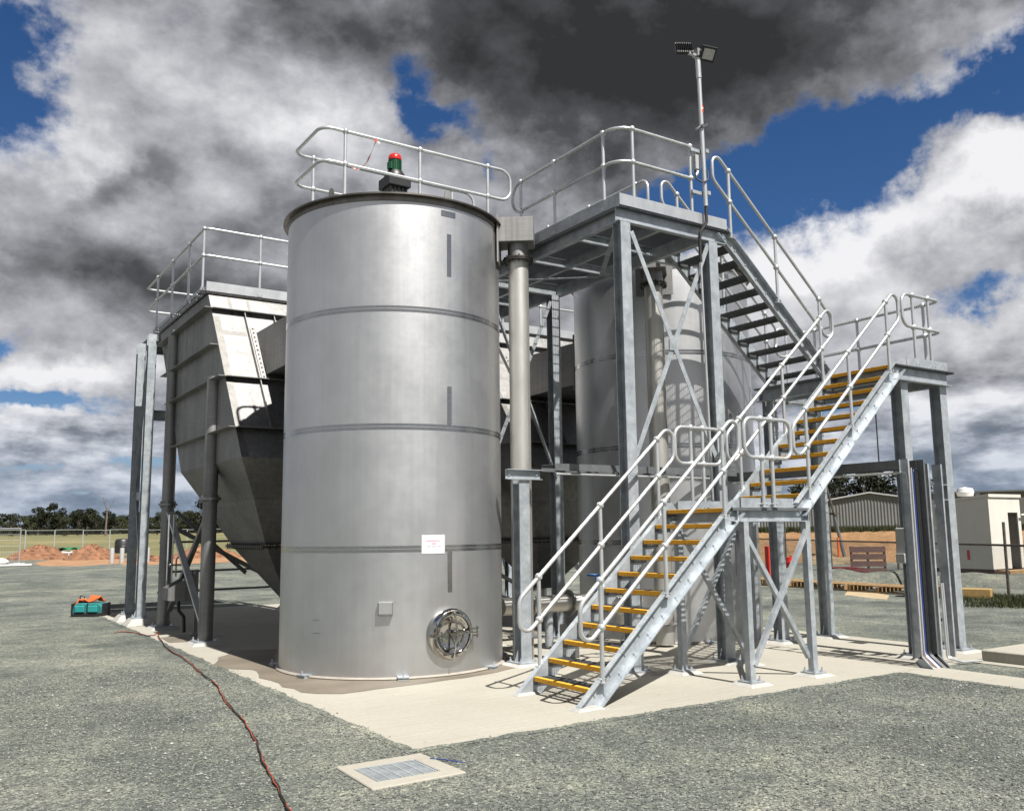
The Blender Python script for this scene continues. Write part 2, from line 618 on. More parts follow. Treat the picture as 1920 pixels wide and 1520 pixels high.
M['clay'] = plain('clay_mound', (0.24, 0.115, 0.060), 0.95, 2.2, 0.5, 0, 1.0, 6)
M['sand'] = plain('pale_sand', (0.442, 0.340, 0.204), 0.95, 3, 0.15, 0, 0.5, 20)
M['steelpost'] = plain('rusty_fence_steel', (0.12, 0.105, 0.085), 0.65, 10, 0.35, 0.4)


def leaf_mat(name, lo, hi):
    m, nt, bs = nodes(name)
    oi = nt.nodes.new('ShaderNodeObjectInfo')
    f = noise(nt, 0.35, 3, 0.6)
    f = mth(nt, 'ADD', mth(nt, 'MULTIPLY', f, 0.75), mth(nt, 'MULTIPLY', oi.outputs['Random'], 0.3))
    nt.links.new(ramp(nt, f, [(0.25, lo), (0.75, hi)]), bs.inputs['Base Color'])
    bs.inputs['Roughness'].default_value = 0.7
    bs.inputs['Specular IOR Level'].default_value = 0.15
    return m


M['leaf_dark'] = leaf_mat('eucalypt_leaves', (0.012, 0.016, 0.008), (0.032, 0.038, 0.018))
M['leaf_mid'] = leaf_mat('sage_leaves', (0.034, 0.042, 0.020), (0.070, 0.080, 0.038))


def concrete():
    m, nt, bs = nodes('concrete')
    big = noise(nt, 0.7, 5, 0.6)
    fine = noise(nt, 22, 6, 0.65)
    col = ramp(nt, big, [(0.3, (0.317, 0.297, 0.244)), (0.7, (0.408, 0.388, 0.325))])
    col = mixc(nt, 0.22, col, ramp(nt, fine, [(0.35, (0.211, 0.198, 0.162)), (0.65, (0.468, 0.451, 0.390))]))
    # spots of dirt and stones' dust
    vor = nt.nodes.new('ShaderNodeTexVoronoi')
    vor.inputs['Scale'].default_value = 2.6
    tcn = nt.nodes.new('ShaderNodeTexCoord')
    nt.links.new(tcn.outputs['Object'], vor.inputs['Vector'])
    spot = ramp(nt, vor.outputs['Distance'], [(0.03, (1, 1, 1)), (0.06, (0, 0, 0))])
    col = mixc(nt, mth(nt, 'MULTIPLY', spot, 0.45), col, (0.151, 0.119, 0.073))
    # broom streaks
    st = noise(nt, 3.0, 5, 0.6, (0.5, 9, 1))
    col = mixc(nt, 0.30, col, ramp(nt, st, [(0.3, (0.302, 0.277, 0.228)), (0.7, (0.453, 0.436, 0.373))]))
    nt.links.new(col, bs.inputs['Base Color'])
    bs.inputs['Roughness'].default_value = 0.85
    bump(nt, bs, fine, 0.25, 0.004)
    return m


M['concrete'] = concrete()
M['wet'] = plain('damp_concrete', (0.175, 0.148, 0.112), 0.6, 1.6, 0.2, 0, 0.2, 30)


def gravel():
    m, nt, bs = nodes('crushed_rock')
    tcn = nt.nodes.new('ShaderNodeTexCoord')

    def vor(scale):
        v = nt.nodes.new('ShaderNodeTexVoronoi')
        v.inputs['Scale'].default_value = scale
        nt.links.new(tcn.outputs['Object'], v.inputs['Vector'])
        g = nt.nodes.new('ShaderNodeSeparateColor')
        nt.links.new(v.outputs['Color'], g.inputs[0])
        return v.outputs['Distance'], g.outputs[0]
    d1, c1 = vor(48)
    d2, c2 = vor(115)
    patch = noise(nt, 0.42, 5, 0.62)
    patch2 = noise(nt, 2.6, 4, 0.6)
    base = ramp(nt, c1, [(0.0, (0.059, 0.065, 0.064)), (0.45, (0.137, 0.144, 0.134)), (0.8, (0.229, 0.235, 0.213)), (1.0, (0.370, 0.370, 0.334))])
    base2 = ramp(nt, c2, [(0.0, (0.074, 0.080, 0.078)), (0.6, (0.174, 0.181, 0.169)), (1.0, (0.296, 0.296, 0.270))])
    col = mixc(nt, 0.28, base, base2)
    tint = ramp(nt, patch, [(0.36, (0.57, 0.63, 0.62)), (0.5, (0.95, 1.0, 0.96)), (0.66, (1.42, 1.42, 1.33))])
    col = mixc(nt, 1.0, col, tint, 'MULTIPLY')
    tint2 = ramp(nt, patch2, [(0.3, (0.80, 0.80, 0.82)), (0.7, (1.18, 1.18, 1.12))])
    col = mixc(nt, 1.0, col, tint2, 'MULTIPLY')
    patch3 = noise(nt, 1.1, 8, 0.75)
    tint3 = ramp(nt, patch3, [(0.34, (0.66, 0.68, 0.70)), (0.52, (1.0, 1.0, 1.0)), (0.66, (1.36, 1.33, 1.22))])
    col = mixc(nt, 1.0, col, tint3, 'MULTIPLY')
    grit = noise(nt, 9.0, 9, 0.95)
    tint4 = ramp(nt, grit, [(0.36, (0.72, 0.73, 0.74)), (0.5, (1.0, 1.0, 1.0)), (0.64, (1.34, 1.32, 1.24))])
    col = mixc(nt, 1.0, col, tint4, 'MULTIPLY')
    far = ramp(nt, noise(nt, 0.09, 3, 0.5), [(0.35, (0.86, 0.88, 0.90)), (0.65, (1.14, 1.12, 1.06))])
    col = mixc(nt, 1.0, col, far, 'MULTIPLY')
    nt.links.new(col, bs.inputs['Base Color'])
    bs.inputs['Roughness'].default_value = 0.92
    h = mth(nt, 'ADD', mth(nt, 'MULTIPLY', d1, 1.0), mth(nt, 'MULTIPLY', d2, 0.5))
    bump(nt, bs, h, 0.75, 0.02)
    return m


M['gravel'] = gravel()

# ================================================================== the setting
def struct(o):
    o['kind'] = 'structure'
    return o


def sheet(name, pts, z, mat, parent=None, thick=0.0):
    mb = MB()
    n = len(pts)
    if thick:
        v = [(x, y, z) for x, y in pts]+[(x, y, z-thick) for x, y in pts]
        f = [tuple(range(n))]+[tuple(range(2*n-1, n-1, -1))]+[(i, i+n, (i+1) % n+n, (i+1) % n) for i in range(n)]
    else:
        v = [(x, y, z) for x, y in pts]
        f = [tuple(range(n))]
    mb.add(v, f)
    return mb.build(name, mat, parent, smooth=0)


def rough_poly(pts, amp, step, seed):
    rnd = random.Random(seed)
    out = []
    N = len(pts)
    for i in range(N):
        a, b = Vector(pts[i]), Vector(pts[(i+1) % N])
        k = max(1, int((b-a).length/step))
        for j in range(k):
            q = a.lerp(b, j/k)
            out.append((q.x+rnd.uniform(-amp, amp), q.y+rnd.uniform(-amp, amp)))
    return out


# gravel yard, flat, then paddock that rises gently to the tree line
g = MB()
ring = [0, 3, 6, 9, 12, 16, 22, 30, 40, 52, 66, 82]
NS = 96
v, f = [(0, 0, -0.008)], []
rnd = random.Random(3)
for i, r in enumerate(ring[1:]):
    for k in range(NS):
        a = 2*math.pi*k/NS
        z = -0.008 + (rnd.uniform(-0.03, 0.03) if r > 26 else 0)
        v.append((r*math.sin(a), r*math.cos(a), z))
for k in range(NS):
    f.append((0, 1+(k+1) % NS, 1+k))
for i in range(len(ring)-2):
    for k in range(NS):
        f.append((1+i*NS+k, 1+i*NS+(k+1) % NS, 1+(i+1)*NS+(k+1) % NS, 1+(i+1)*NS+k))
g.add(v, f)
struct(g.build('gravel_yard', M['gravel'], smooth=180))


def paddock_mat():
    m, nt, bs = nodes('paddock_grass')
    a = noise(nt, 0.02, 4, 0.6)
    b = noise(nt, 0.35, 5, 0.65)
    col = ramp(nt, a, [(0.36, (0.105, 0.120, 0.040)), (0.5, (0.19, 0.175, 0.070)), (0.62, (0.33, 0.27, 0.13))])
    col = mixc(nt, 0.4, col, ramp(nt, b, [(0.3, (0.08, 0.085, 0.030)), (0.7, (0.30, 0.26, 0.11))]))
    nt.links.new(col, bs.inputs['Base Color'])
    bs.inputs['Roughness'].default_value = 0.95
    bump(nt, bs, b, 0.6, 0.4)
    return m


M['paddock'] = paddock_mat()


def rise(r):
    return -0.03 if r < 76 else -0.03+min(2.3, (r-76)*0.0135)


g = MB()
ring = [76, 84, 95, 110, 130, 155, 185, 220, 270, 350, 500, 800, 1600]
v, f = [], []
for r in ring:
    for k in range(NS):
        a = 2*math.pi*k/NS
        v.append((r*math.sin(a), r*math.cos(a), rise(r)+(0.0 if r < 80 else rnd.uniform(-0.05, 0.05))))
for i in range(len(ring)-1):
    for k in range(NS):
        f.append((i*NS+k, i*NS+(k+1) % NS, (i+1)*NS+(k+1) % NS, (i+1)*NS+k))
g.add(v, f)
struct(g.build('paddock', M['paddock'], smooth=180))


def polar(r, azd):
    return (r*math.sin(rad(azd)), r*math.cos(rad(azd)))


# bare clay strip in front of the mounds
pts = [polar(60, 1), polar(58, 6), polar(56, 9.5), polar(55, 13), polar(58, 18), polar(80, 18), polar(84, 10), polar(84, 1)]
o = sheet('bare_earth', rough_poly(pts, 0.9, 1.3, 4), -0.005, plain('bare_clay', (0.36, 0.20, 0.10), 0.95, 0.9, 0.35, 0, 1.0, 5))
struct(o)
# paler service road past the fence
pts = [polar(24.5, 70), polar(28.5, 62), polar(31.0, 56), polar(33.5, 50), polar(37, 44), polar(41.5, 44), polar(36.5, 50), polar(33.8, 56), polar(30.8, 62), polar(26.5, 70)]
struct(sheet('service_road', rough_poly(pts, 0.12, 1.0, 5), -0.012, plain('pale_road_base', (0.30, 0.27, 0.20), 0.95, 4, 0.22, 0, 0.6, 30)))
# low windrow of gravel pushed up along the fence
g = MB()
v, f = [], []
NW, NP = 70, 8
rw = random.Random(31)
for i in range(NW+1):
    a = 42+28*i/NW
    rc = 32.6-(a-42)*0.22
    hgt = 0.34+0.05*math.sin(a*1.7)+rw.uniform(-.02, .02)
    for k in range(NP+1):
        q = -1+2*k/NP
        v.append((*polar(rc+q*1.15, a), -0.03+hgt*(1-q*q)**1.2))
for i in range(NW):
    for k in range(NP):
        f.append((i*(NP+1)+k, (i+1)*(NP+1)+k, (i+1)*(NP+1)+k+1, i*(NP+1)+k+1))
g.add(v, f)
struct(g.build('gravel_windrow', M['gravel'], smooth=180))
# sand patch
pts = [(19.0, 15.6), (19.2, 14.2), (18.7, 12.9), (19.5, 13.3), (20.2, 14.1), (20.6, 15.4), (20.2, 16.6), (19.5, 17.0)]
struct(sheet('sand_patch', rough_poly(pts, 0.10, 0.4, 6), -0.010, M['sand']))


# cutting on the right: clay bank with a grassed shelf above it
def bank_mat():
    m, nt, bs = nodes('clay_bank')
    f1 = noise(nt, 0.9, 6, 0.65)
    col = ramp(nt, f1, [(0.3, (0.26, 0.14, 0.055)), (0.55, (0.42, 0.235, 0.10)), (0.75, (0.50, 0.30, 0.14))])
    nt.links.new(col, bs.inputs['Base Color'])
    bs.inputs['Roughness'].default_value = 0.95
    bump(nt, bs, noise(nt, 3.0, 6, 0.7), 1.0, 0.3)
    return m


g = MB()
rows = [(45, -0.03), (47.5, 0.28), (50, 0.78), (52.5, 1.22), (54.5, 1.42)]
v, f = [], []
NB = 60
for (r, z) in rows:
    for k in range(NB+1):
        a = 40+30*k/NB
        rr = r+rnd.uniform(-0.4, 0.4)
        v.append((*polar(rr, a), z+(rnd.uniform(-0.10, 0.10) if 0 < z < 1.4 else 0)))
for i in range(len(rows)-1):
    for k in range(NB):
        f.append((i*(NB+1)+k, i*(NB+1)+k+1, (i+1)*(NB+1)+k+1, (i+1)*(NB+1)+k))
g.add(v, f)
struct(g.build('clay_bank', bank_mat(), smooth=60))
g = MB()
rows = [(54.3, 1.40), (62, 1.50), (90, 1.55), (150, 1.6), (260, 1.7)]
v, f = [], []
for (r, z) in rows:
    for k in range(NB+1):
        v.append((*polar(r, 40+30*k/NB), z))
for i in range(len(rows)-1):
    for k in range(NB):
        f.append((i*(NB+1)+k, i*(NB+1)+k+1, (i+1)*(NB+1)+k+1, (i+1)*(NB+1)+k))
g.add(v, f)
struct(g.build('grass_shelf', M['paddock'], smooth=60))


def tufts(name, spots, h, w, mat, seed, label, cat):
    """many thin upright blades gathered in one object"""
    r_ = random.Random(seed)
    mb = MB()
    for (x, y, z) in spots:
        for _ in range(7):
            a = r_.uniform(0, 6.28)
            hh = h*r_.uniform(0.5, 1.2)
            bx_, by_ = x+r_.uniform(-w, w), y+r_.uniform(-w, w)
            lx, ly = r_.uniform(-.5, .5)*hh, r_.uniform(-.5, .5)*hh
            ww = 0.05*h+0.006
            mb.add([(bx_-ww*math.cos(a), by_-ww*math.sin(a), z), (bx_+ww*math.cos(a), by_+ww*math.sin(a), z), (bx_+lx, by_+ly, z+hh)], [(0, 1, 2)])
    o_ = mb.build(name, mat, smooth=0)
    return tag(o_, label, cat, None, 'stuff')


M['weed'] = leaf_mat('dark_weeds', (0.022, 0.030, 0.012), (0.075, 0.085, 0.035))
r_ = random.Random(11)
tufts('weed_growth', [(*polar(r_.uniform(54.0, 57.5), r_.uniform(47, 66)), 1.36) for _ in range(2600)], 0.34, 0.25, M['weed'], 1,
      'dark weeds along the crest of the clay bank', 'weeds')
tufts('verge_grass', [(*polar(r_.uniform(21.0, 24.5), 58.5+r_.random()**0.7*8), -0.02) for _ in range(1100)], 0.11, 0.14, M['weed'], 2,
      'low green weeds at the foot of the wire fence', 'grass')

# concrete slab, cable trench strip and pit surround
slab = struct(sheet('concrete_slab', [(3.27, 6.41), (9.46, 6.41), (12.0, 6.41), (12.0, 21.3), (3.27, 21.3)], 0.0, M['concrete'], None, 0.25))
strip = MB()
strip.bx(9.47, 10.16, 1.0, 6.405, -0.25, 0.0)
strip.bx(10.86, 11.05, 1.0, 6.405, -0.25, 0.0)
struct(strip.build('trench_kerb_slab', M['concrete'], smooth=0))
tr = MB()
tr.bx(10.165, 10.855, 1.0, 6.40, -0.25, -0.012)
tr = tr.build('trench_cover', plain('chequer_plate', (0.10, 0.095, 0.085), 0.55, 12, 0.3, 0.4, 0.5, 90), smooth=0)
tag(tr, 'dark steel cover over the cable trench at the right edge', 'trench cover')

for i, (pl_, sd) in enumerate((
        ([(3.62, 11.9), (3.45, 10.6), (3.43, 9.35), (3.78, 9.05), (4.45, 9.02), (5.1, 9.12), (5.75, 9.25), (6.35, 9.42), (6.75, 9.75), (6.5, 10.3), (5.2, 10.8), (4.2, 11.6)], 21),
        ([(3.30, 12.2), (3.33, 11.5), (3.62, 11.15), (4.0, 11.9), (4.4, 13.0), (3.9, 13.3)], 22),
        ([(3.35, 15.6), (3.36, 14.9), (3.75, 14.75), (4.3, 15.2), (4.2, 15.9), (3.7, 15.9)], 23),
        ([(3.45, 18.6), (3.5, 17.9), (4.0, 17.9), (4.2, 18.6)], 24))):
    sheet('damp_patch', rough_poly(pl_, 0.045, 0.22, sd), 0.003+0.0004*i, M['wet'], slab)

# gravel spilling unevenly over the slab edges
rw = random.Random(77)


def fringe(name, pts_out, pts_in):
    n_ = len(pts_out)
    v_ = [(x, y, -0.004) for x, y in pts_out]+[(x, y, 0.0035) for x, y in pts_in]
    o_ = MB().add(v_, [(i, i+1, n_+i+1, n_+i) for i in range(n_-1)]).build(name, M['gravel'], None, smooth=0)
    return struct(o_)


def wob(i, s_):
    return max(0.003, 0.016+0.016*math.sin(i*0.23+s_)+0.012*math.sin(i*0.61+2*s_)+rw.uniform(-.012, .012))


xs = [3.20+6.28*i/190 for i in range(191)]
fringe('gravel_fringe', [(x, 6.36) for x in xs], [(x, 6.41+wob(i, 1)) for i, x in enumerate(xs)])
ys = [6.36+15*i/380 for i in range(381)]
fringe('gravel_fringe', [(3.22, y) for y in ys], [(3.27+wob(i, 2), y) for i, y in enumerate(ys)])
ys = [2.0+4.38*i/130 for i in range(131)]
fringe('gravel_fringe', [(9.42, y) for y in ys], [(9.47+wob(i, 3), y) for i, y in enumerate(ys)])

# ---- loose stones of the yard (nobody could count them)
def stone_mat():
    m, nt, bs = nodes('loose_stone')
    ge = nt.nodes.new('ShaderNodeNewGeometry')
    nt.links.new(ramp(nt, ge.outputs['Random Per Island'], [(0.0, (0.060, 0.066, 0.062)), (0.35, (0.135, 0.142, 0.126)), (0.75, (0.235, 0.24, 0.205)), (0.95, (0.29, 0.295, 0.265)), (1.0, (0.36, 0.36, 0.33))]), bs.inputs['Base Color'])
    bs.inputs['Roughness'].default_value = 0.9
    return m


r_ = random.Random(5)
v, f = [], []
cnt = 0
while cnt < 56000:
    d = math.sqrt(r_.uniform(5.0**2, 12.5**2))
    a = r_.uniform(-1.5, 66)
    x, y = polar(d, a)
    on_slab = (x > 3.27 and y > 6.41) or (x > 9.47 and y < 6.42 and x < 12)
    if on_slab:
        edge = min(abs(x-3.27), abs(y-6.41)) if y > 6.41 else abs(x-9.47)
        if edge > 0.10 or r_.random() > 0.16*(1-edge/0.10):
            continue
    if 2.60 < x < 3.25 and 5.64 < y < 6.25:
        continue
    s = r_.uniform(0.004, 0.0100) if r_.random() < 0.95 else r_.uniform(0.009, 0.017)
    z0 = (0.0 if on_slab else -0.008)+s*0.35
    o_ = len(v)
    ca, sa = math.cos(r_.uniform(0, 6.28)), math.sin(r_.uniform(0, 6.28))
    tz = r_.uniform(0.5, 0.9)
    for (px, py, pz) in ((1, 0, 0), (-.2, .9, .1), (-1, -.1, 0), (.2, -.9, -.1), (.15, .1, 1), (0, 0, -1)):
        jx, jy, jz = px*r_.uniform(.7, 1.25), py*r_.uniform(.7, 1.25), pz*r_.uniform(.7, 1.2)*tz
        v.append((x+(jx*ca-jy*sa)*s, y+(jx*sa+jy*ca)*s, z0+jz*s))
    f += [(o_, o_+1, o_+4), (o_+1, o_+2, o_+4), (o_+2, o_+3, o_+4), (o_+3, o_, o_+4), (o_+1, o_, o_+5), (o_+2, o_+1, o_+5), (o_+3, o_+2, o_+5), (o_, o_+3, o_+5)]
    cnt += 1
me = bpy.data.meshes.new('loose_gravel')
me.from_pydata(v, [], f)
me.materials.append(stone_mat())
tag(link('loose_gravel', me), 'loose grey-green crushed stones lying on the yard', 'gravel', None, 'stuff')

# ================================================================== steelwork helpers
UC = IP(0.157, 0.154, 0.0095, 0.0066)


def base_pad(parent, x, y, w=0.30, h=0.0):
    mb = MB()
    a, b = w/2+0.02, w/2+0.07+h*.6
    z_ = .028+h
    mb.add([(x-b, y-b, 0.001), (x+b, y-b, 0.001), (x+b, y+b, 0.001), (x-b, y+b, 0.001), (x-a, y-a, z_), (x+a, y-a, z_), (x+a, y+a, z_), (x-a, y+a, z_)],
           [(4, 5, 6, 7), (0, 1, 5, 4), (1, 2, 6, 5), (2, 3, 7, 6), (3, 0, 4, 7)])
    mb.build('grout_pad', M['grout'], parent, smooth=0)
    mb = MB()
    mb.bx(x-w/2, x+w/2, y-w/2, y+w/2, z_+.001, z_+.017)
    for sx in (-1, 1):
        for sy in (-1, 1):
            q = (x+sx*(w/2-.035), y+sy*(w/2-.035))
            mb.tube([(*q, z_+.017), (*q, z_+.067)], 0.009, 6)
            mb.tube([(*q, z_+.018), (*q, z_+.036)], 0.018, 6)
    mb.build('base_plate', M['galv'], parent)


def column(parent, x, y, z1, z0=0.045, pad=True, prof=UC, gus=True, h=0.0):
    mb = MB()
    z0 += h
    mb.ext(prof, (x, y, z0), (x, y, z1), (0, 1, 0))
    if gus and pad:      # stiffener fins at the foot
        for s_ in (-1, 1):
            mb.add([(x+s_*.078, y-.004, z0), (x+s_*.13, y-.004, z0), (x+s_*.078, y-.004, z0+.14), (x+s_*.078, y+.004, z0), (x+s_*.13, y+.004, z0), (x+s_*.078, y+.004, z0+.14)],
                   [(0, 1, 2), (5, 4, 3), (0, 3, 4, 1), (1, 4, 5, 2)])
    o_ = mb.build('column', M['galv'], parent, smooth=0)
    if pad:
        base_pad(o_, x, y, .30, h)
    return o_


def beam(parent, a, b, prof, name='beam', mat='galv', up=(0, 0, 1)):
    return MB().ext(prof, a, b, up).build(name, M[mat], parent, smooth=0)


def post(parent, x, y, zb, zm, zt, foot=True, r=0.0215):
    mb = MB()
    mb.tube([(x, y, zb), (x, y, zt)], r, 10)
    mb.sph((x, y, zm), 0.041, 12, 8)
    mb.sph((x, y, zt), 0.041, 12, 8)
    if foot:
        mb.bx(x-.045, x+.045, y-.03, y+.03, zb-.004, zb+.008)
        for s_ in (-1, 1):
            mb.tube([(x+s_*.03, y-.034, zb+.03), (x+s_*.03, y+.034, zb+.03)], 0.010, 6)
    return mb.build('post', M['galv_tube'], parent, smooth=50)


def rail_loop(parent, top, mid, r=0.13, rad_=0.022):
    """one bent tube: along the knee rail, round the end, back along the top rail"""
    pts = list(top)+list(reversed(mid))
    return MB().tube(fillet(pts, r, 6, True), rad_, 10, True).build('handrail', M['galv_tube'], parent, smooth=60)


def grating(parent, x0, x1, y0, y1, z, bars='x', pitch=0.040, depth=0.030, cross=0.10, name='grating'):
    mb = MB()
    if bars == 'x':
        n = int((y1-y0)/pitch)
        for i in range(n+1):
            y = y0+(y1-y0)*i/n
            mb.bx(x0, x1, y-.0022, y+.0022, z-depth, z)
        n = int((x1-x0)/cross)
        for i in range(n+1):
            x = x0+(x1-x0)*i/n
            mb.bx(x-.004, x+.004, y0, y1, z-.010, z-.002)
    else:
        n = int((x1-x0)/pitch)
        for i in range(n+1):
            x = x0+(x1-x0)*i/n
            mb.bx(x-.0022, x+.0022, y0, y1, z-depth, z)
        n = int((y1-y0)/cross)
        for i in range(n+1):
            y = y0+(y1-y0)*i/n
            mb.bx(x0, x1, y-.004, y+.004, z-.010, z-.002)
    o_ = mb.build(name, M['galv_dull'], parent, smooth=0)
    o_['kind'] = 'stuff'
    return o_


TREAD = {}


def tread(parent, s, x, y0, y1, z, nose=True):
    w = y1-y0
    key = (s, round(w, 3))
    yc = (y0+y1)/2
    if key not in TREAD:
        mb = MB()
        for i in range(7):
            xx = s*(0.055+0.026*i)
            mb.bx(min(xx-.0025, xx+.0025), max(xx-.0025, xx+.0025), -w/2+.008, w/2-.008, -.036, -.004)
        for i in range(10):
            yy = -w/2+.05+(w-.1)*i/9
            xa, xb = sorted((s*0.04, s*0.225))
            mb.bx(xa, xb, yy-.003, yy+.003, -.012, -.002)
        for sy in (-1, 1):
            xa, xb = sorted((s*0.0, s*0.23))
            mb.bx(xa, xb, sy*(w/2-.004)-.003, sy*(w/2-.004)+.003, -.085, -.004)
            for q in (.05, .17):
                mb.tube([(s*q, sy*(w/2-.02), -.06), (s*q, sy*(w/2), -.06)], 0.011, 6)
        xa, xb = sorted((s*0.022, s*0.028))
        mb.bx(xa, xb, -w/2+.008, w/2-.008, -.050, -.006)
        a = mb.build('tread', M['galv_dull'], None, at=(0, 0, 0), smooth=0)
        mb = MB()
        xa, xb = sorted((s*-0.004, s*0.044))
        mb.bx(xa, xb, -w/2+.012, w/2-.012, -.044, 0.001)
        b = mb.build('nosing', M['yellow'] if s > 0 else M['galv_dull'], None, at=(0, 0, 0), smooth=0, bevel=0.003)
        TREAD[key] = (a.data, b.data)
        bpy.data.objects.remove(a)
        bpy.data.objects.remove(b)
    o_ = link('tread', TREAD[key][0], parent, (x, yc, z))
    link('nosing', TREAD[key][1], o_, (x, yc, z))
    return o_


SL = 0.885
G = 0.192


def ztop(s, x0, zb, x):
    return zb+.06+SL*(x-x0)*s


def stair(parent, s, x0, zb, yn, yf, posts, ntread=11, ext_lo=0.25, ext_hi=0.26, far_posts=None, foot=0.0):
    """s=+1 rises towards +X, -1 towards -X; x0 = where the stringer's top edge is 60 mm above the lower floor"""
    for k in range(1, ntread+1):
        x = x0+s*(0.134+G*(k-1))
        tread(parent, s, x, yn+.075, yf-.075, zb+.17*k)
    H = 0.20
    c = 1/math.sqrt(1+SL*SL)
    n = Vector((-s*SL*c, 0, c))
    xa, xb = x0-s*foot, x0+s*(0.134+G*10+.09)
    for (yw, flip) in ((yn+.070, s < 0), (yf-.070, s > 0)):
        a = Vector((xa, yw, ztop(s, x0, zb, xa)))-n*H/2
        b = Vector((xb, yw, ztop(s, x0, zb, xb)))-n*H/2
        mb = MB().ext(CP(H, .070, .011, .006, flip), a, b)
        # bolts through the web
        out = -1 if yw < (yn+yf)/2 else 1
        for k in range(1, ntread):
            for q, dz in ((.05, -.06), (.17, -.06)):
                x = x0+s*(0.134+G*(k-1)+q)
                z = zb+.17*k+dz
                mb.tube([(x, yw, z), (x, yw+out*.017, z)], 0.012, 6)
        mb.build('stringer', M['galv'], parent, smooth=0)
    for y, ps in ((yn+.02, posts), (yf-.02, far_posts or posts)):
        for x in ps:
            zt = ztop(s, x0, zb, x)
            post(parent, x, y, zt-.06, zt+.445, zt+.885)
        lo, hi = (ps[0]-s*ext_lo, ps[-1]+s*ext_hi)
        top = [(x, y, ztop(s, x0, zb, x)+.885) for x in (lo, hi)]
        mid = [(x, y, ztop(s, x0, zb, x)+.445) for x in (lo, hi)]
        rail_loop(parent, top, mid, 0.14)


# ================================================================== stairs and landings
F1, F2, F3 = 1.87, 3.74, 5.61
t = thing('access_stair', 'lowest galvanised stair flight with yellow nosings rising from the slab', 'stair', (5.3, 7.35, 0), 'stair flights')
stair(t, 1, 5.236, 0.0, 6.83, 7.90, [5.49, 6.34, 7.22], foot=0.14)
for yy in (6.86, 7.87):
    mb = MB()
    mb.add([(5.14, yy-.09, .001), (5.46, yy-.09, .001), (5.46, yy+.09, .001), (5.14, yy+.09, .001), (5.18, yy-.06, .022), (5.42, yy-.06, .022), (5.42, yy+.06, .022), (5.18, yy+.06, .022)],
           [(4, 5, 6, 7), (0, 1, 5, 4), (1, 2, 6, 5), (2, 3, 7, 6), (3, 0, 4, 7)])
    mb.build('grout_pad', M['grout'], t, smooth=0)

t = thing('stair_landing', 'small square landing on cross-braced galvanised legs between the two lower flights', 'landing', (8.0, 7.35, 0))
PF = CP(0.15, .06, .010, .006)
PFf = CP(0.15, .06, .010, .006, True)
zc = F1-.075
beam(t, (7.36, 6.908, zc), (8.60, 6.908, zc), PF)
beam(t, (7.36, 7.822, zc), (8.60, 7.822, zc), PFf)
for x in (7.42, 8.585):
    MB().bx(x-.005, x+.005, 6.850, 6.906, F1-.140, F1-.011).build('end_plate', M['galv'], t, smooth=0)
beam(t, (7.42, 6.912, zc-.002), (7.42, 7.818, zc-.002), CP(0.144, .05, .010, .006))
beam(t, (8.54, 6.912, zc-.002), (8.54, 7.818, zc-.002), CP(0.144, .05, .010, .006, True))
grating(t, 7.34, 8.62, 6.85, 7.88, F1+.003, 'x')
SH = RP(.075, .075)
legs = ((7.51, 6.86), (8.53, 6.86), (7.51, 7.88), (8.55, 7.88))
for (x, y) in legs:
    o = beam(t, (x, y, .045), (x, y, F1-.152), SH, 'leg', up=(0, 1, 0))
    base_pad(o, x, y, 0.20)
for y, e in ((6.86, .03), (7.88, -.03)):
    beam(t, (7.53, y+e, 1.62), (8.50, y+e, .20), RP(.05, .05), 'brace')
    beam(t, (8.51, y-e*.9, 1.62), (7.54, y-e*.9, .20), RP(.05, .05), 'brace')
MB().bx(7.50, 8.36, 7.855, 7.861, F1+.006, F1+.11).build('toe_plate', M['galv'], t, smooth=0)
MB().bx(7.50, 8.36, 6.872, 6.878, F1+.006, F1+.11).build('toe_plate', M['galv'], t, smooth=0)
for y, xa, xb, ps in ((6.85, 7.57, 8.34, (7.84, 8.01)), (7.88, 7.51, 8.29, (7.77, 7.97))):
    rail_loop(t, [(xa, y, 2.87), (xb, y, 2.87)], [(xa, y, 2.43), (xb, y, 2.43)], 0.12)
    for x in ps:
        post(t, x, y, F1+.012, 2.43, 2.87)

t = thing('access_stair', 'middle galvanised stair flight with yellow nosings above the small landing', 'stair', (8.4, 7.35, F1), 'stair flights')
stair(t, 1, 8.39, F1, 6.83, 7.90, [8.63, 9.50, 10.35], ext_lo=.24, ext_hi=.27)

t = thing('turning_platform', 'high turning platform on four galvanised columns at the right end of the stairs', 'platform', (11.1, 8.0, 0))
PB = CP(0.20, .075, .012, .006)
PBf = CP(0.20, .075, .012, .006, True)
zc = F2-.10
beam(t, (10.50, 6.91, zc), (11.72, 6.91, zc), PB)
beam(t, (10.50, 9.16, zc), (11.72, 9.16, zc), PBf)
beam(t, (11.64, 6.915, zc-.002), (11.64, 9.155, zc-.002), CP(.194, .07, .012, .006))
beam(t, (10.56, 6.915, zc-.002), (10.56, 9.155, zc-.002), CP(.194, .07, .012, .006, True))
beam(t, (11.1, 6.92, zc+.02), (11.1, 9.15, zc+.02), CP(.15, .06, .01, .006))
grating(t, 10.48, 11.78, 6.83, 9.24, F2+.003, 'y')
for (x, y) in ((10.73, 6.99), (11.62, 6.99), (10.62, 9.07), (11.66, 9.07)):
    column(t, x, y, F2-.205)
MB().bx(10.72, 11.66, 6.845, 6.851, F2+.006, F2+.12).build('toe_plate', M['galv'], t, smooth=0)
MB().bx(11.655, 11.661, 6.852, 9.2, F2+.006, F2+.12).build('toe_plate', M['galv'], t, smooth=0)
zt, zm = 4.73, 4.29
path = [(10.74, 6.87), (11.64, 6.87), (11.64, 9.18), (10.95, 9.18)]
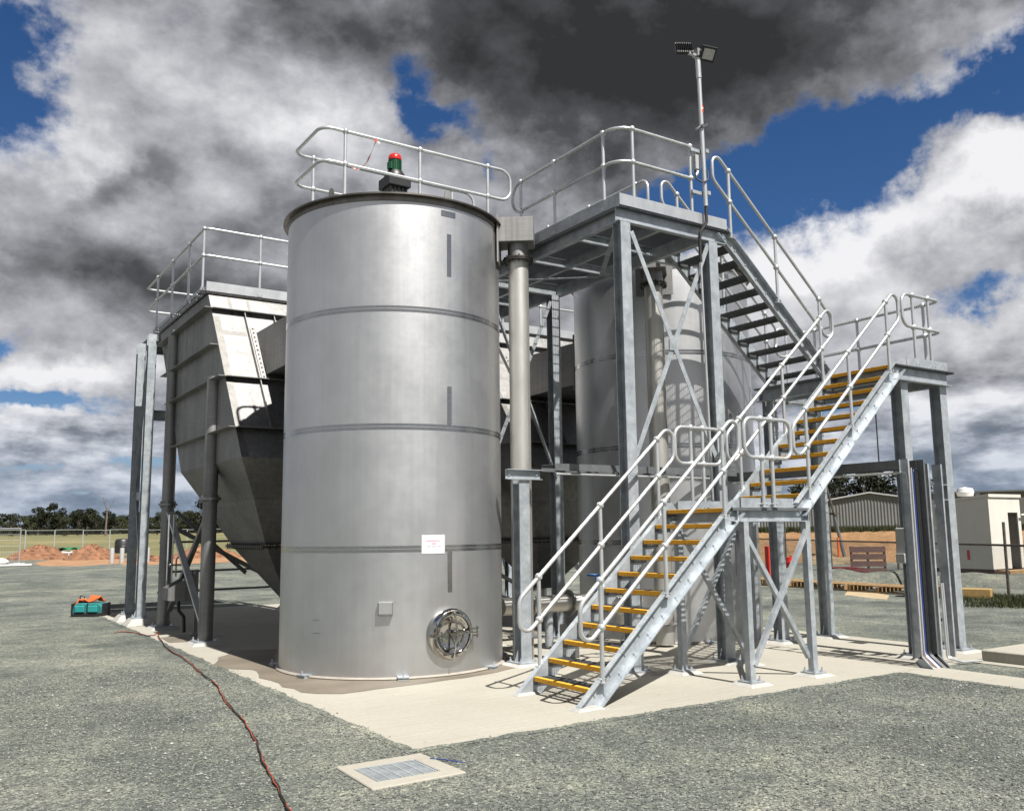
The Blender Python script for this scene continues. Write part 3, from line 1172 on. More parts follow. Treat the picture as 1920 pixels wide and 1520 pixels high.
rail_loop(t, [(x, y, zt) for x, y in path], [(x, y, zm) for x, y in path], 0.13)
for x, y in ((10.98, 6.87), (11.34, 6.87), (11.64, 7.13), (11.64, 8.2), (11.64, 8.98), (11.2, 9.18)):
    post(t, x, y, F2+.012, zm, zt)
mb = MB()     # splice cleat on the near column
mb.bx(11.36, 11.53, 6.97, 7.00, 1.99, 2.20)
mb.bx(11.36, 11.53, 6.90, 6.97, 1.99, 2.0)
mb.bx(11.36, 11.53, 6.90, 6.97, 2.19, 2.2)
mb.build('cleat', M['galv'], t, smooth=0)

t = thing('access_stair', 'highest stair flight seen from below, climbing back to the main platform', 'stair', (10.9, 8.6, F2), 'stair flights')
stair(t, -1, 10.93, F2, 8.10, 9.14, [10.67, 9.79, 8.91], ext_lo=.24, ext_hi=.30)

# ================================================================== main platform
t = thing('main_platform', 'main galvanised grating platform on tall braced columns between the two tanks', 'platform', (7.7, 9.8, 0))
zc = F3-.10
column(t, 7.03, 8.18, F3-.205)
column(t, 8.54, 8.18, F3-.205)
column(t, 7.05, 11.47, F3-.205)
column(t, 8.36, 11.47, F3-.205)
column(t, 7.05, 14.3, F3-.205)
column(t, 8.36, 14.3, F3-.205)
beam(t, (6.93, 8.178, zc), (8.78, 8.178, zc), PB)
beam(t, (7.03, 8.183, zc-.002), (7.03, 15.0, zc-.002), CP(.195, .075, .012, .006, True))
beam(t, (8.43, 8.183, zc-.002), (8.43, 15.0, zc-.002), CP(.195, .075, .012, .006))
beam(t, (8.43, 9.14, zc-.001), (8.86, 9.14, zc-.001), CP(.196, .07, .012, .006, True))
beam(t, (7.04, 11.47, zc-.003), (8.42, 11.47, zc-.003), CP(.192, .07, .012, .006))
for y in (9.2, 10.3, 12.6, 13.7):
    beam(t, (7.04, y, zc+.03), (8.42, y, zc+.03), CP(.12, .05, .008, .005), 'joist')
beam(t, (7.72, 8.18, zc+.02), (7.72, 14.9, zc+.02), CP(.14, .06, .010, .006), 'joist')
for a, b in (((7.05, 8.25), (8.40, 10.28)), ((8.40, 10.32), (7.05, 11.4))):
    beam(t, (*a, zc-.055), (*b, zc-.055), RP(.07, .008), 'plan_brace', up=(0, 0, 1))
grating(t, 6.95, 8.50, 8.10, 15.0, F3+.003, 'y', 0.036)
grating(t, 8.505, 8.86, 8.10, 9.15, F3+.003, 'y', 0.036)
MB().bx(6.935, 8.80, 8.084, 8.090, F3-.0, F3+.145).build('toe_plate', M['galv_tube'], t, smooth=0)
MB().bx(6.935, 6.941, 8.091, 10.1, F3-.0, F3+.145).build('toe_plate', M['galv'], t, smooth=0)
MB().bx(8.47, 8.476, 9.2, 11.4, F3+.006, F3+.145).build('toe_plate', M['galv'], t, smooth=0)
beam(t, (7.12, 8.10, 5.30), (8.44, 8.10, 2.52), RP(.008, .065), 'brace', up=(0, 0, 1))
beam(t, (8.46, 8.116, 5.36), (7.10, 8.116, 2.52), RP(.008, .065), 'brace', up=(0, 0, 1))
MB().box((7.76, 8.108, 3.93), (.13, .02, .13)).build('brace_plate', M['galv'], t, smooth=0)
beam(t, (8.30, 11.40, 5.30), (7.10, 11.40, 2.55), LP(.06, .008), 'brace')
beam(t, (7.10, 11.42, 5.25), (8.30, 11.42, 2.45), LP(.06, .008), 'brace')
zt, zm = 6.66, 6.22
path = [(6.97, 10.52), (6.97, 8.12), (8.36, 8.12)]
rail_loop(t, [(x, y, zt) for x, y in path], [(x, y, zm) for x, y in path], 0.24)
for x, y in ((6.97, 8.42), (6.97, 9.48), (6.97, 10.30), (7.20, 8.12), (8.20, 8.12)):
    post(t, x, y, F3+.02, zm, zt)
path = [(8.46, 9.24), (8.46, 14.6)]
rail_loop(t, [(x, y, zt) for x, y in path], [(x, y, zm) for x, y in path], 0.13)
for y in (9.5, 10.6, 11.7, 12.8, 13.9):
    post(t, 8.46, y, F3+.02, zm, zt)

# ---- lamp mast clamped to the platform handrail
t = thing('light_mast', 'tall galvanised light mast with two black floodlights above the platform corner', 'light mast', (8.33, 8.03, 5.85))
mx_, my_ = 8.335, 8.03
MB().tube([(mx_+.03, my_, 5.84), (mx_+.005, my_, 7.62)], 0.029, 12).tube([(mx_+.004, my_, 7.62), (mx_-.002, my_, 7.90)], 0.036, 12).build('pole', M['galv_tube'], t)
for z in (6.60, 6.02):
    mb = MB()
    mb.box((mx_-.04, my_+.045, z), (.26, .03, .045))
    mb.box((mx_+.07, my_-.01, z), (.05, .05, .05))
    mb.build('clamp', M['galv'], t, smooth=0)
mb = MB()
mb.box((mx_, my_, 6.93), (.04, .10, .04), Matrix.Rotation(rad(35), 3, 'Y'))
mb.box((mx_, my_, 6.93), (.26, .03, .03), Matrix.Rotation(rad(-28), 3, 'Y'))
mb.build('swivel_clamp', M['bolt'], t, smooth=0)
MB().lathe([(.0296, -.05), (.0300, -.05), (.0300, .05), (.0296, .05)], (mx_+.016, my_, 7.18), 16).build('reflective_band', M['orange'], t)
MB().lathe([(.0302, -.012), (.0304, -.012), (.0304, .012), (.0302, .012)], (mx_+.016, my_, 7.19), 16).build('white_band', M['white_pl'], t)
mb = MB()
mb.box((mx_, my_, 7.97), (.10, .10, .10))
mb.box((mx_, my_+.0, 7.93), (.34, .04, .03))
mb.build('bracket', M['galv_tube'], t, smooth=0)


def flood(px, py, pz, yaw, tilt):
    Rm = Matrix.Rotation(rad(yaw), 3, 'Z') @ Matrix.Rotation(rad(tilt), 3, 'X')
    mb = MB()
    mb.box((px, py, pz), (.23, .05, .20), Rm)
    for i in range(9):
        mb.box(Vector((px, py, pz))+Rm @ Vector((-.10+.025*i, .04, 0)), (.006, .04, .17), Rm)
    o_ = mb.build('floodlight', M['black'], t, smooth=0, bevel=0.006)
    MB().box(Vector((px, py, pz))+Rm @ Vector((0, -.0265, 0)), (.165, .004, .135), Rm).build('lens', M['glass'], o_, smooth=0)


flood(8.44, 7.95, 7.96, -12, 38)
flood(8.15, 8.10, 8.02, 150, 25)
mb = MB()
mb.tube(fillet([(mx_+.03, my_, 5.86), (mx_+.03, my_, 5.62), (mx_-.07, 8.06, 5.47), (mx_-.07, 8.070, 5.35), (mx_-.065, 8.070, 5.08)], .08), 0.021, 8)
mb.build('supply_cable', M['rubber'], t)
MB().tube([(mx_-.065, 8.07, 5.1), (mx_-.03, 8.07, 2.0)], 0.014, 8).build('conduit', M['galv_tube'], t)
mb = MB()
mb.tube(fillet([(mx_-.11, 8.06, 6.32), (mx_-.11, 8.05, 6.20), (mx_-.03, 8.0, 6.14), (mx_+.05, 7.98, 6.2), (mx_+.06, 8.0, 6.32), (mx_+.03, 8.02, 6.36)], .06), 0.010, 8)
mb.build('lamp_lead', M['rubber'], t)
MB().box((mx_-.10, 8.05, 6.42), (.06, .06, .20)).build('driver_box', M['grey_box'], t, smooth=0, bevel=.006)

# ================================================================== tanks
def tank(cx, cy, R, label, front=True):
    t = thing('storage_tank', label, 'tank', (cx, cy, 0), 'stainless storage tanks')
    c = (cx, cy, 0)
    HT = 5.72
    MB().lathe([(R, 0.012), (R, HT)], c, 160).build('shell', M['tank'], t, smooth=60)
    MB().lathe([(R+.002, HT-.07), (R+.012, HT-.07), (R+.012, HT-.004), (R+.068, HT-.004), (R+.068, HT+.016), (R+.012, HT+.016), (R-.02, HT+.016)], c, 160).build('rim_flange', M['rim'], t, smooth=40)
    MB().lathe([(R-.005, HT), (0.0, HT+.10)], c, 96).build('roof', M['mill'], t, smooth=60)
    MB().lathe([(R-.002, 0.004), (R+.035, 0.004), (R+.042, .012), (R+.035, .024), (R+.002, .030)], c, 160).build('sealant_ring', M['sealant'], t, smooth=60)
    for z in (1.46, 2.885, 4.305):
        o_ = MB().lathe([(R+.0024, z-.036), (R+.0024, z+.036)], c, 160).build('weld_band', M['band'], t, smooth=60)
        MB().lathe([(R+.0036, z-.003), (R+.0036, z+.003)], c, 160).build('weld_bead', M['tank'], o_, smooth=60)
    a0 = rad(-87.8)
    for z0_, z1_ in ((4.76, 5.30), (2.925, 3.39), (.95, 1.42)):
        dw = .030/R
        MB().lathe([(R+.0028, z0_), (R+.0028, z1_)], c, 4, a0-dw, a0+dw).build('seam_strip', M['band'], t, smooth=60)
    MB().lathe([(R+.0028, 5.52), (R+.0028, 5.595)], c, 8, rad(-92.3), rad(-84)).build('seam_strip', M['band'], t, smooth=60)

    def fr(angd, z, out=0.0):
        a = rad(angd)
        n = Vector((math.cos(a), math.sin(a), 0))
        s_ = Vector((-math.sin(a), math.cos(a), 0))
        return Vector((cx, cy, z))+n*(R+out), Matrix((s_, Vector((0, 0, 1)), n)).transposed()
    # lifting lugs on the rim
    for ad in (-88, -150, 160, 30):
        p_, Rm = fr(ad, HT+.09, -.03)
        mb = MB()
        pr = [(-.05, -.09), (.05, -.09), (.035, .04), (.018, .07), (-.018, .07), (-.035, .04)]
        v_ = [p_+Rm @ Vector((x, y, q)) for q in (-.006, .006) for x, y in pr]
        n_ = len(pr)
        mb.add(v_, [tuple(range(n_)), tuple(range(2*n_-1, n_-1, -1))]+[(i, i+n_, (i+1) % n_+n_, (i+1) % n_) for i in range(n_)])
        mb.build('lifting_lug', M['mill'], t, smooth=0)
    # hold-down clips
    for ad in (-159, -111, -61.5, -205, -15, 30, 75, 120):
        p_, Rm = fr(ad, 0.0, .055)
        mb = MB()
        mb.box(p_+Vector((0, 0, .035)), (.13, .012, .12), Rm)
        mb.box(p_+Rm @ Vector((0, .012, .025)), (.13, .02, .05), Rm)
        q = p_+Rm @ Vector((0, 0, .03))
        mb.tube([q, q+Vector((0, 0, .085))], .009, 6)
        mb.tube([q+Vector((0, 0, .01)), q+Vector((0, 0, .032))], .018, 6)
        mb.build('anchor_clip', M['galv'], t, smooth=0)
    if not front:
        return t, fr
    # manway
    p_, Rm = fr(-88.2, .475)
    o_ = MB().lathe([(.292, -.03), (.292, .05), (.276, .062), (.262, .085), (.240, .088), (.236, .10), (.226, .10), (.222, .075)], p_, 48, M=Rm).build('manway', M['mirror'], t, smooth=40)
    MB().lathe([(.223, .076), (.20, .058), (.15, .048), (.08, .044), (0.0, .043)], p_, 48, M=Rm).build('manway_door', M['mirror'], o_, smooth=60)

    def L(x, y, z):
        return p_+Rm @ Vector((x, y, z))
    mb = MB()
    mb.tube([L(0.01, .235, .11), L(.03, .02, .125), L(.0, -.235, .11), L(-.01, -.30, .10)], .011, 8)
    mb.tube([L(.03, .02, .06), L(.03, .02, .15)], .022, 10)
    mb.tube([L(.03, .01, .14), L(.15, .015, .14), L(.31, .0, .12)], .010, 8)
    mb.tube([L(.03, .03, .13), L(.045, .14, .105), L(.0, .17, .09)], .006, 6)
    mb.tube([L(.03, .0, .13), L(.08, -.12, .105)], .006, 6)
    mb.build('door_clamp', M['mirror'], o_)
    mb = MB()
    mb.box(L(.315, .045, .04), (.10, .012, .07), Rm)
    mb.box(L(.315, -.035, .04), (.10, .012, .07), Rm)
    mb.tube([L(.345, .075, .07), L(.345, -.06, .07)], .011, 8)
    mb.build('hinge', M['mirror'], o_)
    # junction box
    p_, Rm = fr(-118.9, .79, .035)
    mb = MB()
    mb.box(p_, (.165, .155, .07), Rm)
    o_ = mb.build('terminal_box', M['mill'], t, smooth=0, bevel=.005)
    mb = MB()
    mb.box(p_+Rm @ Vector((0, .006, .037)), (.15, .125, .006), Rm)
    for sx in (-1, 1):
        for sy in (-1, 1):
            q = p_+Rm @ Vector((sx*.066, .006+sy*.053, .04))
            mb.tube([q, q+Rm @ Vector((0, 0, .005))], .006, 6)
    mb.build('box_lid', M['tank'], o_, smooth=0)
    for zz in (.655, .505):
        q, Rm = fr(-154, zz, .0008)
        MB().box(q, (.10, .006, .002), Rm).build('scratch_mark', M['bolt'], t, smooth=0)
    return t, fr


T1, fr1 = tank(5.204, 10.792, 1.42, 'tall satin stainless tank in front with round manway and paper notice')
T2, fr2 = tank(10.21, 10.97, 1.44, 'stainless tank standing behind the stairs, partly in platform shadow', False)
# notice taped over the lowest weld band
q, Rm = fr1(-96.4, 1.513, .0)
t = thing('paper_notice', 'white paper notice with red and grey print taped to the front tank', 'notice', q)
MB().lathe([(1.4255, 1.400), (1.4262, 1.400), (1.4262, 1.618), (1.4255, 1.618)], (5.204, 10.792, 0), 8, rad(-102.4), rad(-90.7)).build('sheet', M['paper'], t, smooth=60)
rw = random.Random(4)
for row, (zz, h_, ext_, mk) in enumerate(((1.548, .011, 3.7, 'red_ink'), (1.515, .013, .95, 'red_ink'), (1.483, .010, 3.8, 'grey_ink'))):
    mb = MB()
    a = -96.5-ext_
    while a < -96.5+ext_:
        w_ = rw.uniform(.22, .42)
        if rw.random() < .86:
            mb.lathe([(1.4266, zz-h_/2), (1.4266, zz+h_/2*rw.uniform(.6, 1))], (5.204, 10.792, 0), 1, rad(a), rad(a+w_*.8))
        a += w_
    mb.build('printed_line', M[mk], t, smooth=0)

# ---- mixer drive
t = thing('mixer_motor', 'green mixer motor with red fan cap on a black gearbox above the front tank', 'motor', (5.2, 10.79, 5.85))
mc = (5.195, 10.79, 0)
mb = MB()
mb.box((5.195, 10.79, 6.02), (.30, .30, .36))
mb.box((5.195, 10.79, 6.26), (.27, .25, .20))
for i in range(5):
    mb.box((5.07+.06*i, 10.79-.135, 6.26), (.02, .03, .18))
mb.box((5.195, 10.79, 6.42), (.34, .34, .15))
mb.build('gearbox', M['black'], t, smooth=0, bevel=.02)
MB().lathe([(.12, 6.47), (.15, 6.50), (.15, 6.53), (.105, 6.60), (0, 6.60)], mc, 24).build('adaptor', M['black'], t)
mb = MB()
mb.lathe([(.082, 6.595), (.082, 6.77), (0, 6.77)], mc, 32)
for i in range(20):
    a = 2*math.pi*i/20
    mb.box((5.195+.086*math.cos(a), 10.79+.086*math.sin(a), 6.68), (.016, .004, .15), Matrix.Rotation(a, 3, 'Z'))
mb.build('motor_body', M['green'], t, smooth=40)
MB().box((5.10, 10.74, 6.65), (.05, .08, .10), Matrix.Rotation(rad(30), 3, 'Z')).build('terminal_cover', M['green'], t, smooth=0, bevel=.006)
MB().lathe([(.090, 6.765), (.092, 6.80), (.080, 6.835), (.05, 6.855), (0, 6.86)], mc, 32).build('fan_cap', M['red'], t, smooth=60)

# ---- walkway bridge over the front tank
t = thing('tank_bridge', 'railed walkway bridge crossing the top of the front tank', 'walkway', (5.3, 10.77, 5.8))
beam(t, (4.12, 10.30, 5.80), (6.92, 10.30, 5.80), CP(.10, .05, .008, .005))
beam(t, (4.12, 11.24, 5.80), (6.92, 11.24, 5.80), CP(.10, .05, .008, .005, True))
grating(t, 4.12, 4.98, 10.31, 11.23, 5.853, 'y')
grating(t, 5.41, 6.92, 10.31, 11.23, 5.853, 'y')
zt, zm = 6.75, 6.31
path = [(6.76, 10.26), (3.92, 10.26), (3.92, 11.28), (6.76, 11.28)]
rail_loop(t, [(x, y, zt) for x, y in path], [(x, y, zm) for x, y in path], 0.16)
for x, y in ((4.24, 10.26), (5.31, 10.26), (6.38, 10.26), (4.20, 11.28), (5.31, 11.28), (6.38, 11.28)):
    post(t, x, y, 5.78, zm, zt)

# ---- barrier tape hanging between the bridge rails
mb = MB()
n = 14
v, f = [], []
for i in range(n+1):
    q = i/n
    c_ = Vector((4.685, 10.27, 6.755)).lerp(Vector((4.76, 11.27, 6.765)), q)
    c_.z -= .18*math.sin(math.pi*q)
    tw = .9+.5*math.sin(q*5)
    d_ = Vector((math.cos(tw)*.042, 0, math.sin(tw)*.042))
    v += [c_-d_, c_+d_]
for i in range(n):
    f.append((2*i, 2*i+1, 2*i+3, 2*i+2))
mb.add(v, f)
mb.box((4.66, 10.25, 6.72), (.12, .006, .03), Matrix.Rotation(rad(25), 3, 'Y'))


def tape_mat():
    m_, nt, bs = nodes('striped_tape')
    w_ = nt.nodes.new('ShaderNodeTexWave')
    w_.inputs['Scale'].default_value = 1.6
    w_.inputs['Distortion'].default_value = 3.0
    tcn = nt.nodes.new('ShaderNodeTexCoord')
    nt.links.new(tcn.outputs['Object'], w_.inputs['Vector'])
    w_.bands_direction = 'Y'
    nt.links.new(ramp(nt, w_.outputs['Fac'], [(0.45, (0.72, 0.68, 0.64)), (0.55, (0.62, 0.08, 0.05))]), bs.inputs['Base Color'])
    bs.inputs['Roughness'].default_value = 0.4
    return m_


tag(mb.build('barrier_tape', tape_mat(), at=(4.7, 10.7, 6.6), smooth=60), 'strip of red and white barrier tape tied between the bridge handrails', 'tape')

# ---- overflow launder boxes and down pipes
def overflow(cx, cy, R, ang, label, length=.56):
    a = rad(ang)
    n = Vector((math.cos(a), math.sin(a), 0))
    s_ = Vector((-math.sin(a), math.cos(a), 0))
    c = Vector((cx, cy, 0))
    pc = c+n*(R+.27)
    t = thing('overflow_pipe', label, 'pipe', pc, 'overflow down pipes')
    Rm = Matrix((n, s_, Vector((0, 0, 1)))).transposed()
    MB().box(c+n*(R+.22)+Vector((0, 0, 5.66)), (.54, .40, .34), Rm).build('launder_box', M['mill'], t, smooth=0, bevel=.008)
    MB().box(c+n*(R+.012)+Vector((0, 0, 5.52)), (.02, .56, .66), Rm).build('wall_plate', M['mill'], t, smooth=0)
    r = .137
    MB().tube([pc+Vector((0, 0, 5.30)), pc+Vector((0, 0, 5.50))], r+.004, 32).build('nozzle', M['mill'], t)
    mb = MB()
    for z in (5.262, 5.287):
        mb.lathe([(r-.01, z-.010), (r+.068, z-.010), (r+.068, z+.010), (r-.01, z+.010)], pc, 40)
    for k in range(12):
        q = 2*math.pi*k/12
        x_, y_ = pc.x+(r+.045)*math.cos(q), pc.y+(r+.045)*math.sin(q)
        mb.tube([(x_, y_, 5.225), (x_, y_, 5.325)], .010, 6)
    mb.build('flange', M['dark_steel'], t, smooth=40)
    MB().tube([pc+Vector((0, 0, .03)), pc+Vector((0, 0, 5.255))], r, 40).build('pipe', M['pipe'], t)
    MB().ext(RP(.006, .004), pc-n.cross(Vector((0, 0, 1)))*0+Vector((.05, -.1285, .05)), pc+Vector((.05, -.1285, 5.2)), (0, 1, 0)).build('seam', M['mill'], t, smooth=0)
    MB().lathe([(r+.004, .30), (r+.062, .30), (r+.062, .32), (r+.004, .32)], pc, 32).build('foot_flange', M['mill'], t, smooth=40)
    return t, pc


overflow(5.204, 10.792, 1.42, -36.6, 'stainless down pipe with launder box at the right of the front tank')
overflow(10.21, 10.97, 1.44, 224.5, 'stainless down pipe with launder box in front of the rear tank')

# ---- short support column with cross head
t = thing('pipe_support', 'short galvanised column with a bolted cross head before the front down pipe', 'support', (6.40, 9.52, 0))
column(t, 6.40, 9.55, 2.29)
mb = MB()
mb.ext(CP(.13, .06, .010, .007), (6.13, 9.50, 2.36), (6.66, 9.50, 2.36))
for x in (6.18, 6.60):
    mb.tube([(x, 9.50, 2.36), (x, 9.478, 2.36)], .016, 6)
mb.build('cross_head', M['galv'], t, smooth=0)


# ================================================================== cable ladders
def ladder(t, a, b, up, w, side, rung=.30, h=.09, mat='galv_dull'):
    a, b = Vector(a), Vector(b)
    d = (b-a).normalized()
    s_ = Vector(side)
    upv = Vector(up)
    for k, fl in ((-1, False), (1, True)):
        mb = MB().ext(CP(h, .03, .004, .004, fl if d.cross(upv).dot(s_) > 0 else not fl), a+s_*k*w/2, b+s_*k*w/2, up)
        mb.build('side_rail', M[mat], t, smooth=0)
    L_ = (b-a).length
    n_ = int(L_/rung)
    for i in range(1, n_):
        q = a+d*(L_*i/n_)
        MB().ext(RP(.04, .02), q-s_*(w/2-.005), q+s_*(w/2-.005), up).build('rung', M[mat], t, smooth=0)


t = thing('cable_ladder', 'horizontal cable ladder running behind the stairs towards the front down pipe', 'cable ladder', (8.3, 9.45, 2.43), 'cable ladders')
ladder(t, (6.70, 9.36, 2.45), (10.00, 9.36, 2.45), (0, 0, 1), .30, (0, 1, 0))
mb = MB()
for i, y in enumerate((9.28, 9.33, 9.38)):
    mb.tube([(6.72, y, 2.475), (8.0, y+.01, 2.475), (9.9, y, 2.475)], .012+.003*i, 6)
mb.build('cable', M['rubber'], t)
MB().tube([(6.7, 9.19, 2.36), (9.6, 9.19, 2.36)], .013, 8).build('conduit', M['galv_tube'], t)
t = thing('cable_ladder', 'horizontal cable ladder under the turning platform leading back from the cable riser', 'cable ladder', (10.13, 8, 2.43), 'cable ladders')
ladder(t, (10.13, 6.53, 2.40), (10.13, 9.55, 2.40), (0, 0, 1), .28, (1, 0, 0), .30, .11)
MB().tube(fillet([(9.98, 9.4, 2.30), (9.98, 6.48, 2.30), (9.98, 6.47, 2.1)], .05), .014, 8).build('conduit', M['galv_tube'], t)
o = beam(t, (10.35, 9.30, .045), (10.35, 9.30, 2.34), RP(.09, .09), 'support_post', up=(0, 1, 0))
base_pad(o, 10.35, 9.30, .18)

t = thing('cable_riser', 'vertical cable riser full of blue, brown and black cables at the trench', 'cable riser', (10.05, 6.5, 0), 'cable risers')
for x, fl in ((9.985, False), (10.275, True)):
    mb = MB().ext(CP(.12, .03, .004, .004, fl), (x, 6.50, .10), (x, 6.50, 2.46), (0, 1, 0))
    mb.ext(CP(.12, .03, .004, .004, fl), (x, 6.50, .10), (x, 6.28, -.10), (0, .7, .7))
    mb.build('side_rail', M['galv'] if not fl else M['galv_dull'], t, smooth=0)  # right rail: same galvanised steel, its shadow put into a darker tone
for i in range(8):
    MB().bx(9.99, 10.27, 6.535, 6.555, .22+.28*i, .26+.28*i).build('rung', M['galv_dull'], t, smooth=0)
for i, (x, r_c, mt) in enumerate(((10.035, .014, 'galv_tube'), (10.075, .013, 'red_cable'), (10.105, .012, 'red_cable'), (10.14, .013, 'galv_tube'), (10.175, .011, 'blue_cable'), (10.215, .020, 'black'), (10.25, .018, 'black'))):
    MB().tube(fillet([(x, 6.525, 2.42-.02*i), (x, 6.525, .13), (x+.02, 6.30, -.06)], .12), r_c, 8).build('cable', M[mt], t)
t = thing('cable_riser', 'empty galvanised cable riser beside the right column of the turning platform', 'cable riser', (10.62, 6.55, 0), 'cable risers')
for x, fl in ((10.47, False), (10.72, True)):
    MB().ext(CP(.12, .03, .004, .004, fl), (x, 6.55, .06), (x, 6.55, 2.42), (0, 1, 0)).build('side_rail', M['galv'], t, smooth=0)
for i in range(8):
    MB().bx(10.475, 10.715, 6.585, 6.605, .20+.28*i, .24+.28*i).build('rung', M['galv_dull'], t, smooth=0)
for x in (10.60, 10.64):
    MB().tube(fillet([(x, 6.53, .95), (x, 6.52, .05), (x+.03, 6.35, .02), (x+.25, 6.25, .03)], .05), .013, 8).build('conduit', M['galv_tube'], t)
t = thing('switch_box', 'grey electrical box with a black hose behind the cable riser', 'switch box', (10.42, 6.9, 1.4))
MB().box((10.45, 6.86, 1.43), (.20, .16, .40)).build('enclosure', M['grey_box'], t, smooth=0, bevel=.01)
MB().box((10.34, 6.86, 1.25), (.10, .12, .12)).build('outlet_box', M['grey_box'], t, smooth=0, bevel=.01)
MB().tube(fillet([(10.42, 6.84, 1.22), (10.42, 6.82, 1.02), (10.54, 6.80, .95), (10.74, 6.80, .98)], .1), .030, 10).build('hose', M['rubber'], t)

# raised precast lid beside the trench
lid = MB()
lid.bx(11.07, 13.2, 3.2, 6.36, -.20, .13)
tag(lid.build('concrete_lid', M['concrete'], smooth=0, bevel=.012), 'raised pale concrete lid slab at the right edge beside the trench', 'concrete slab')

# ================================================================== low pipework seen under the stairs
t = thing('suction_pipework', 'low stainless pipe run with elbows and valve behind the lowest stair', 'pipework', (7.6, 10.6, 0))
mb = MB()
mb.tube(fillet([(6.75, 10.6, .62), (8.05, 10.6, .62), (8.65, 10.25, .62), (8.65, 10.25, .20)], .30, 8), .12, 24)
mb.build('header_pipe', M['pipe'], t)
for x in (7.2, 7.9):
    MB().lathe([(.115, -.012), (.185, -.012), (.185, .012), (.115, .012)], (x, 10.6, .62), 28, M=Matrix.Rotation(rad(90), 3, 'Y')).build('flange', M['mill'], t, smooth=40)
MB().tube([(7.55, 10.6, .04), (7.55, 10.6, .55)], .06, 16).build('stand', M['galv'], t)
mb = MB()
mb.tube([(8.3, 10.45, .74), (8.3, 10.45, 1.0)], .016, 8)
mb.tube(fillet([(8.18, 10.33, 1.0), (8.42, 10.33, 1.0), (8.42, 10.57, 1.0), (8.18, 10.57, 1.0)], .11, 6, True), .012, 8, True)
mb.build('valve_wheel', M['blue_steel'], t)
MB().tube(fillet([(6.70, 10.1, .62), (6.70, 9.95, .62), (6.70, 9.95, .3)], .1, 6), .10, 20).build('drain_elbow', M['pipe'], t)
MB().box((7.05, 9.45, .25), (.20, .16, .42)).build('control_box', M['mill'], t, smooth=0, bevel=.01)
t = thing('step_ladder', 'blue step ladder folded beside the front tank', 'ladder', (6.9, 11.9, 0))
for dx in (0, .34):
    MB().tube([(6.75+dx, 12.2, 0), (6.85+dx, 11.75, 1.35)], .022, 6).build('stile', M['blue_steel'], t)
for i in range(4):
    q = (i+1)/5
    MB().box((6.75+.1*q+.17, 12.2-.45*q, 1.35*q), (.34, .09, .025)).build('step', M['galv'], t, smooth=0)

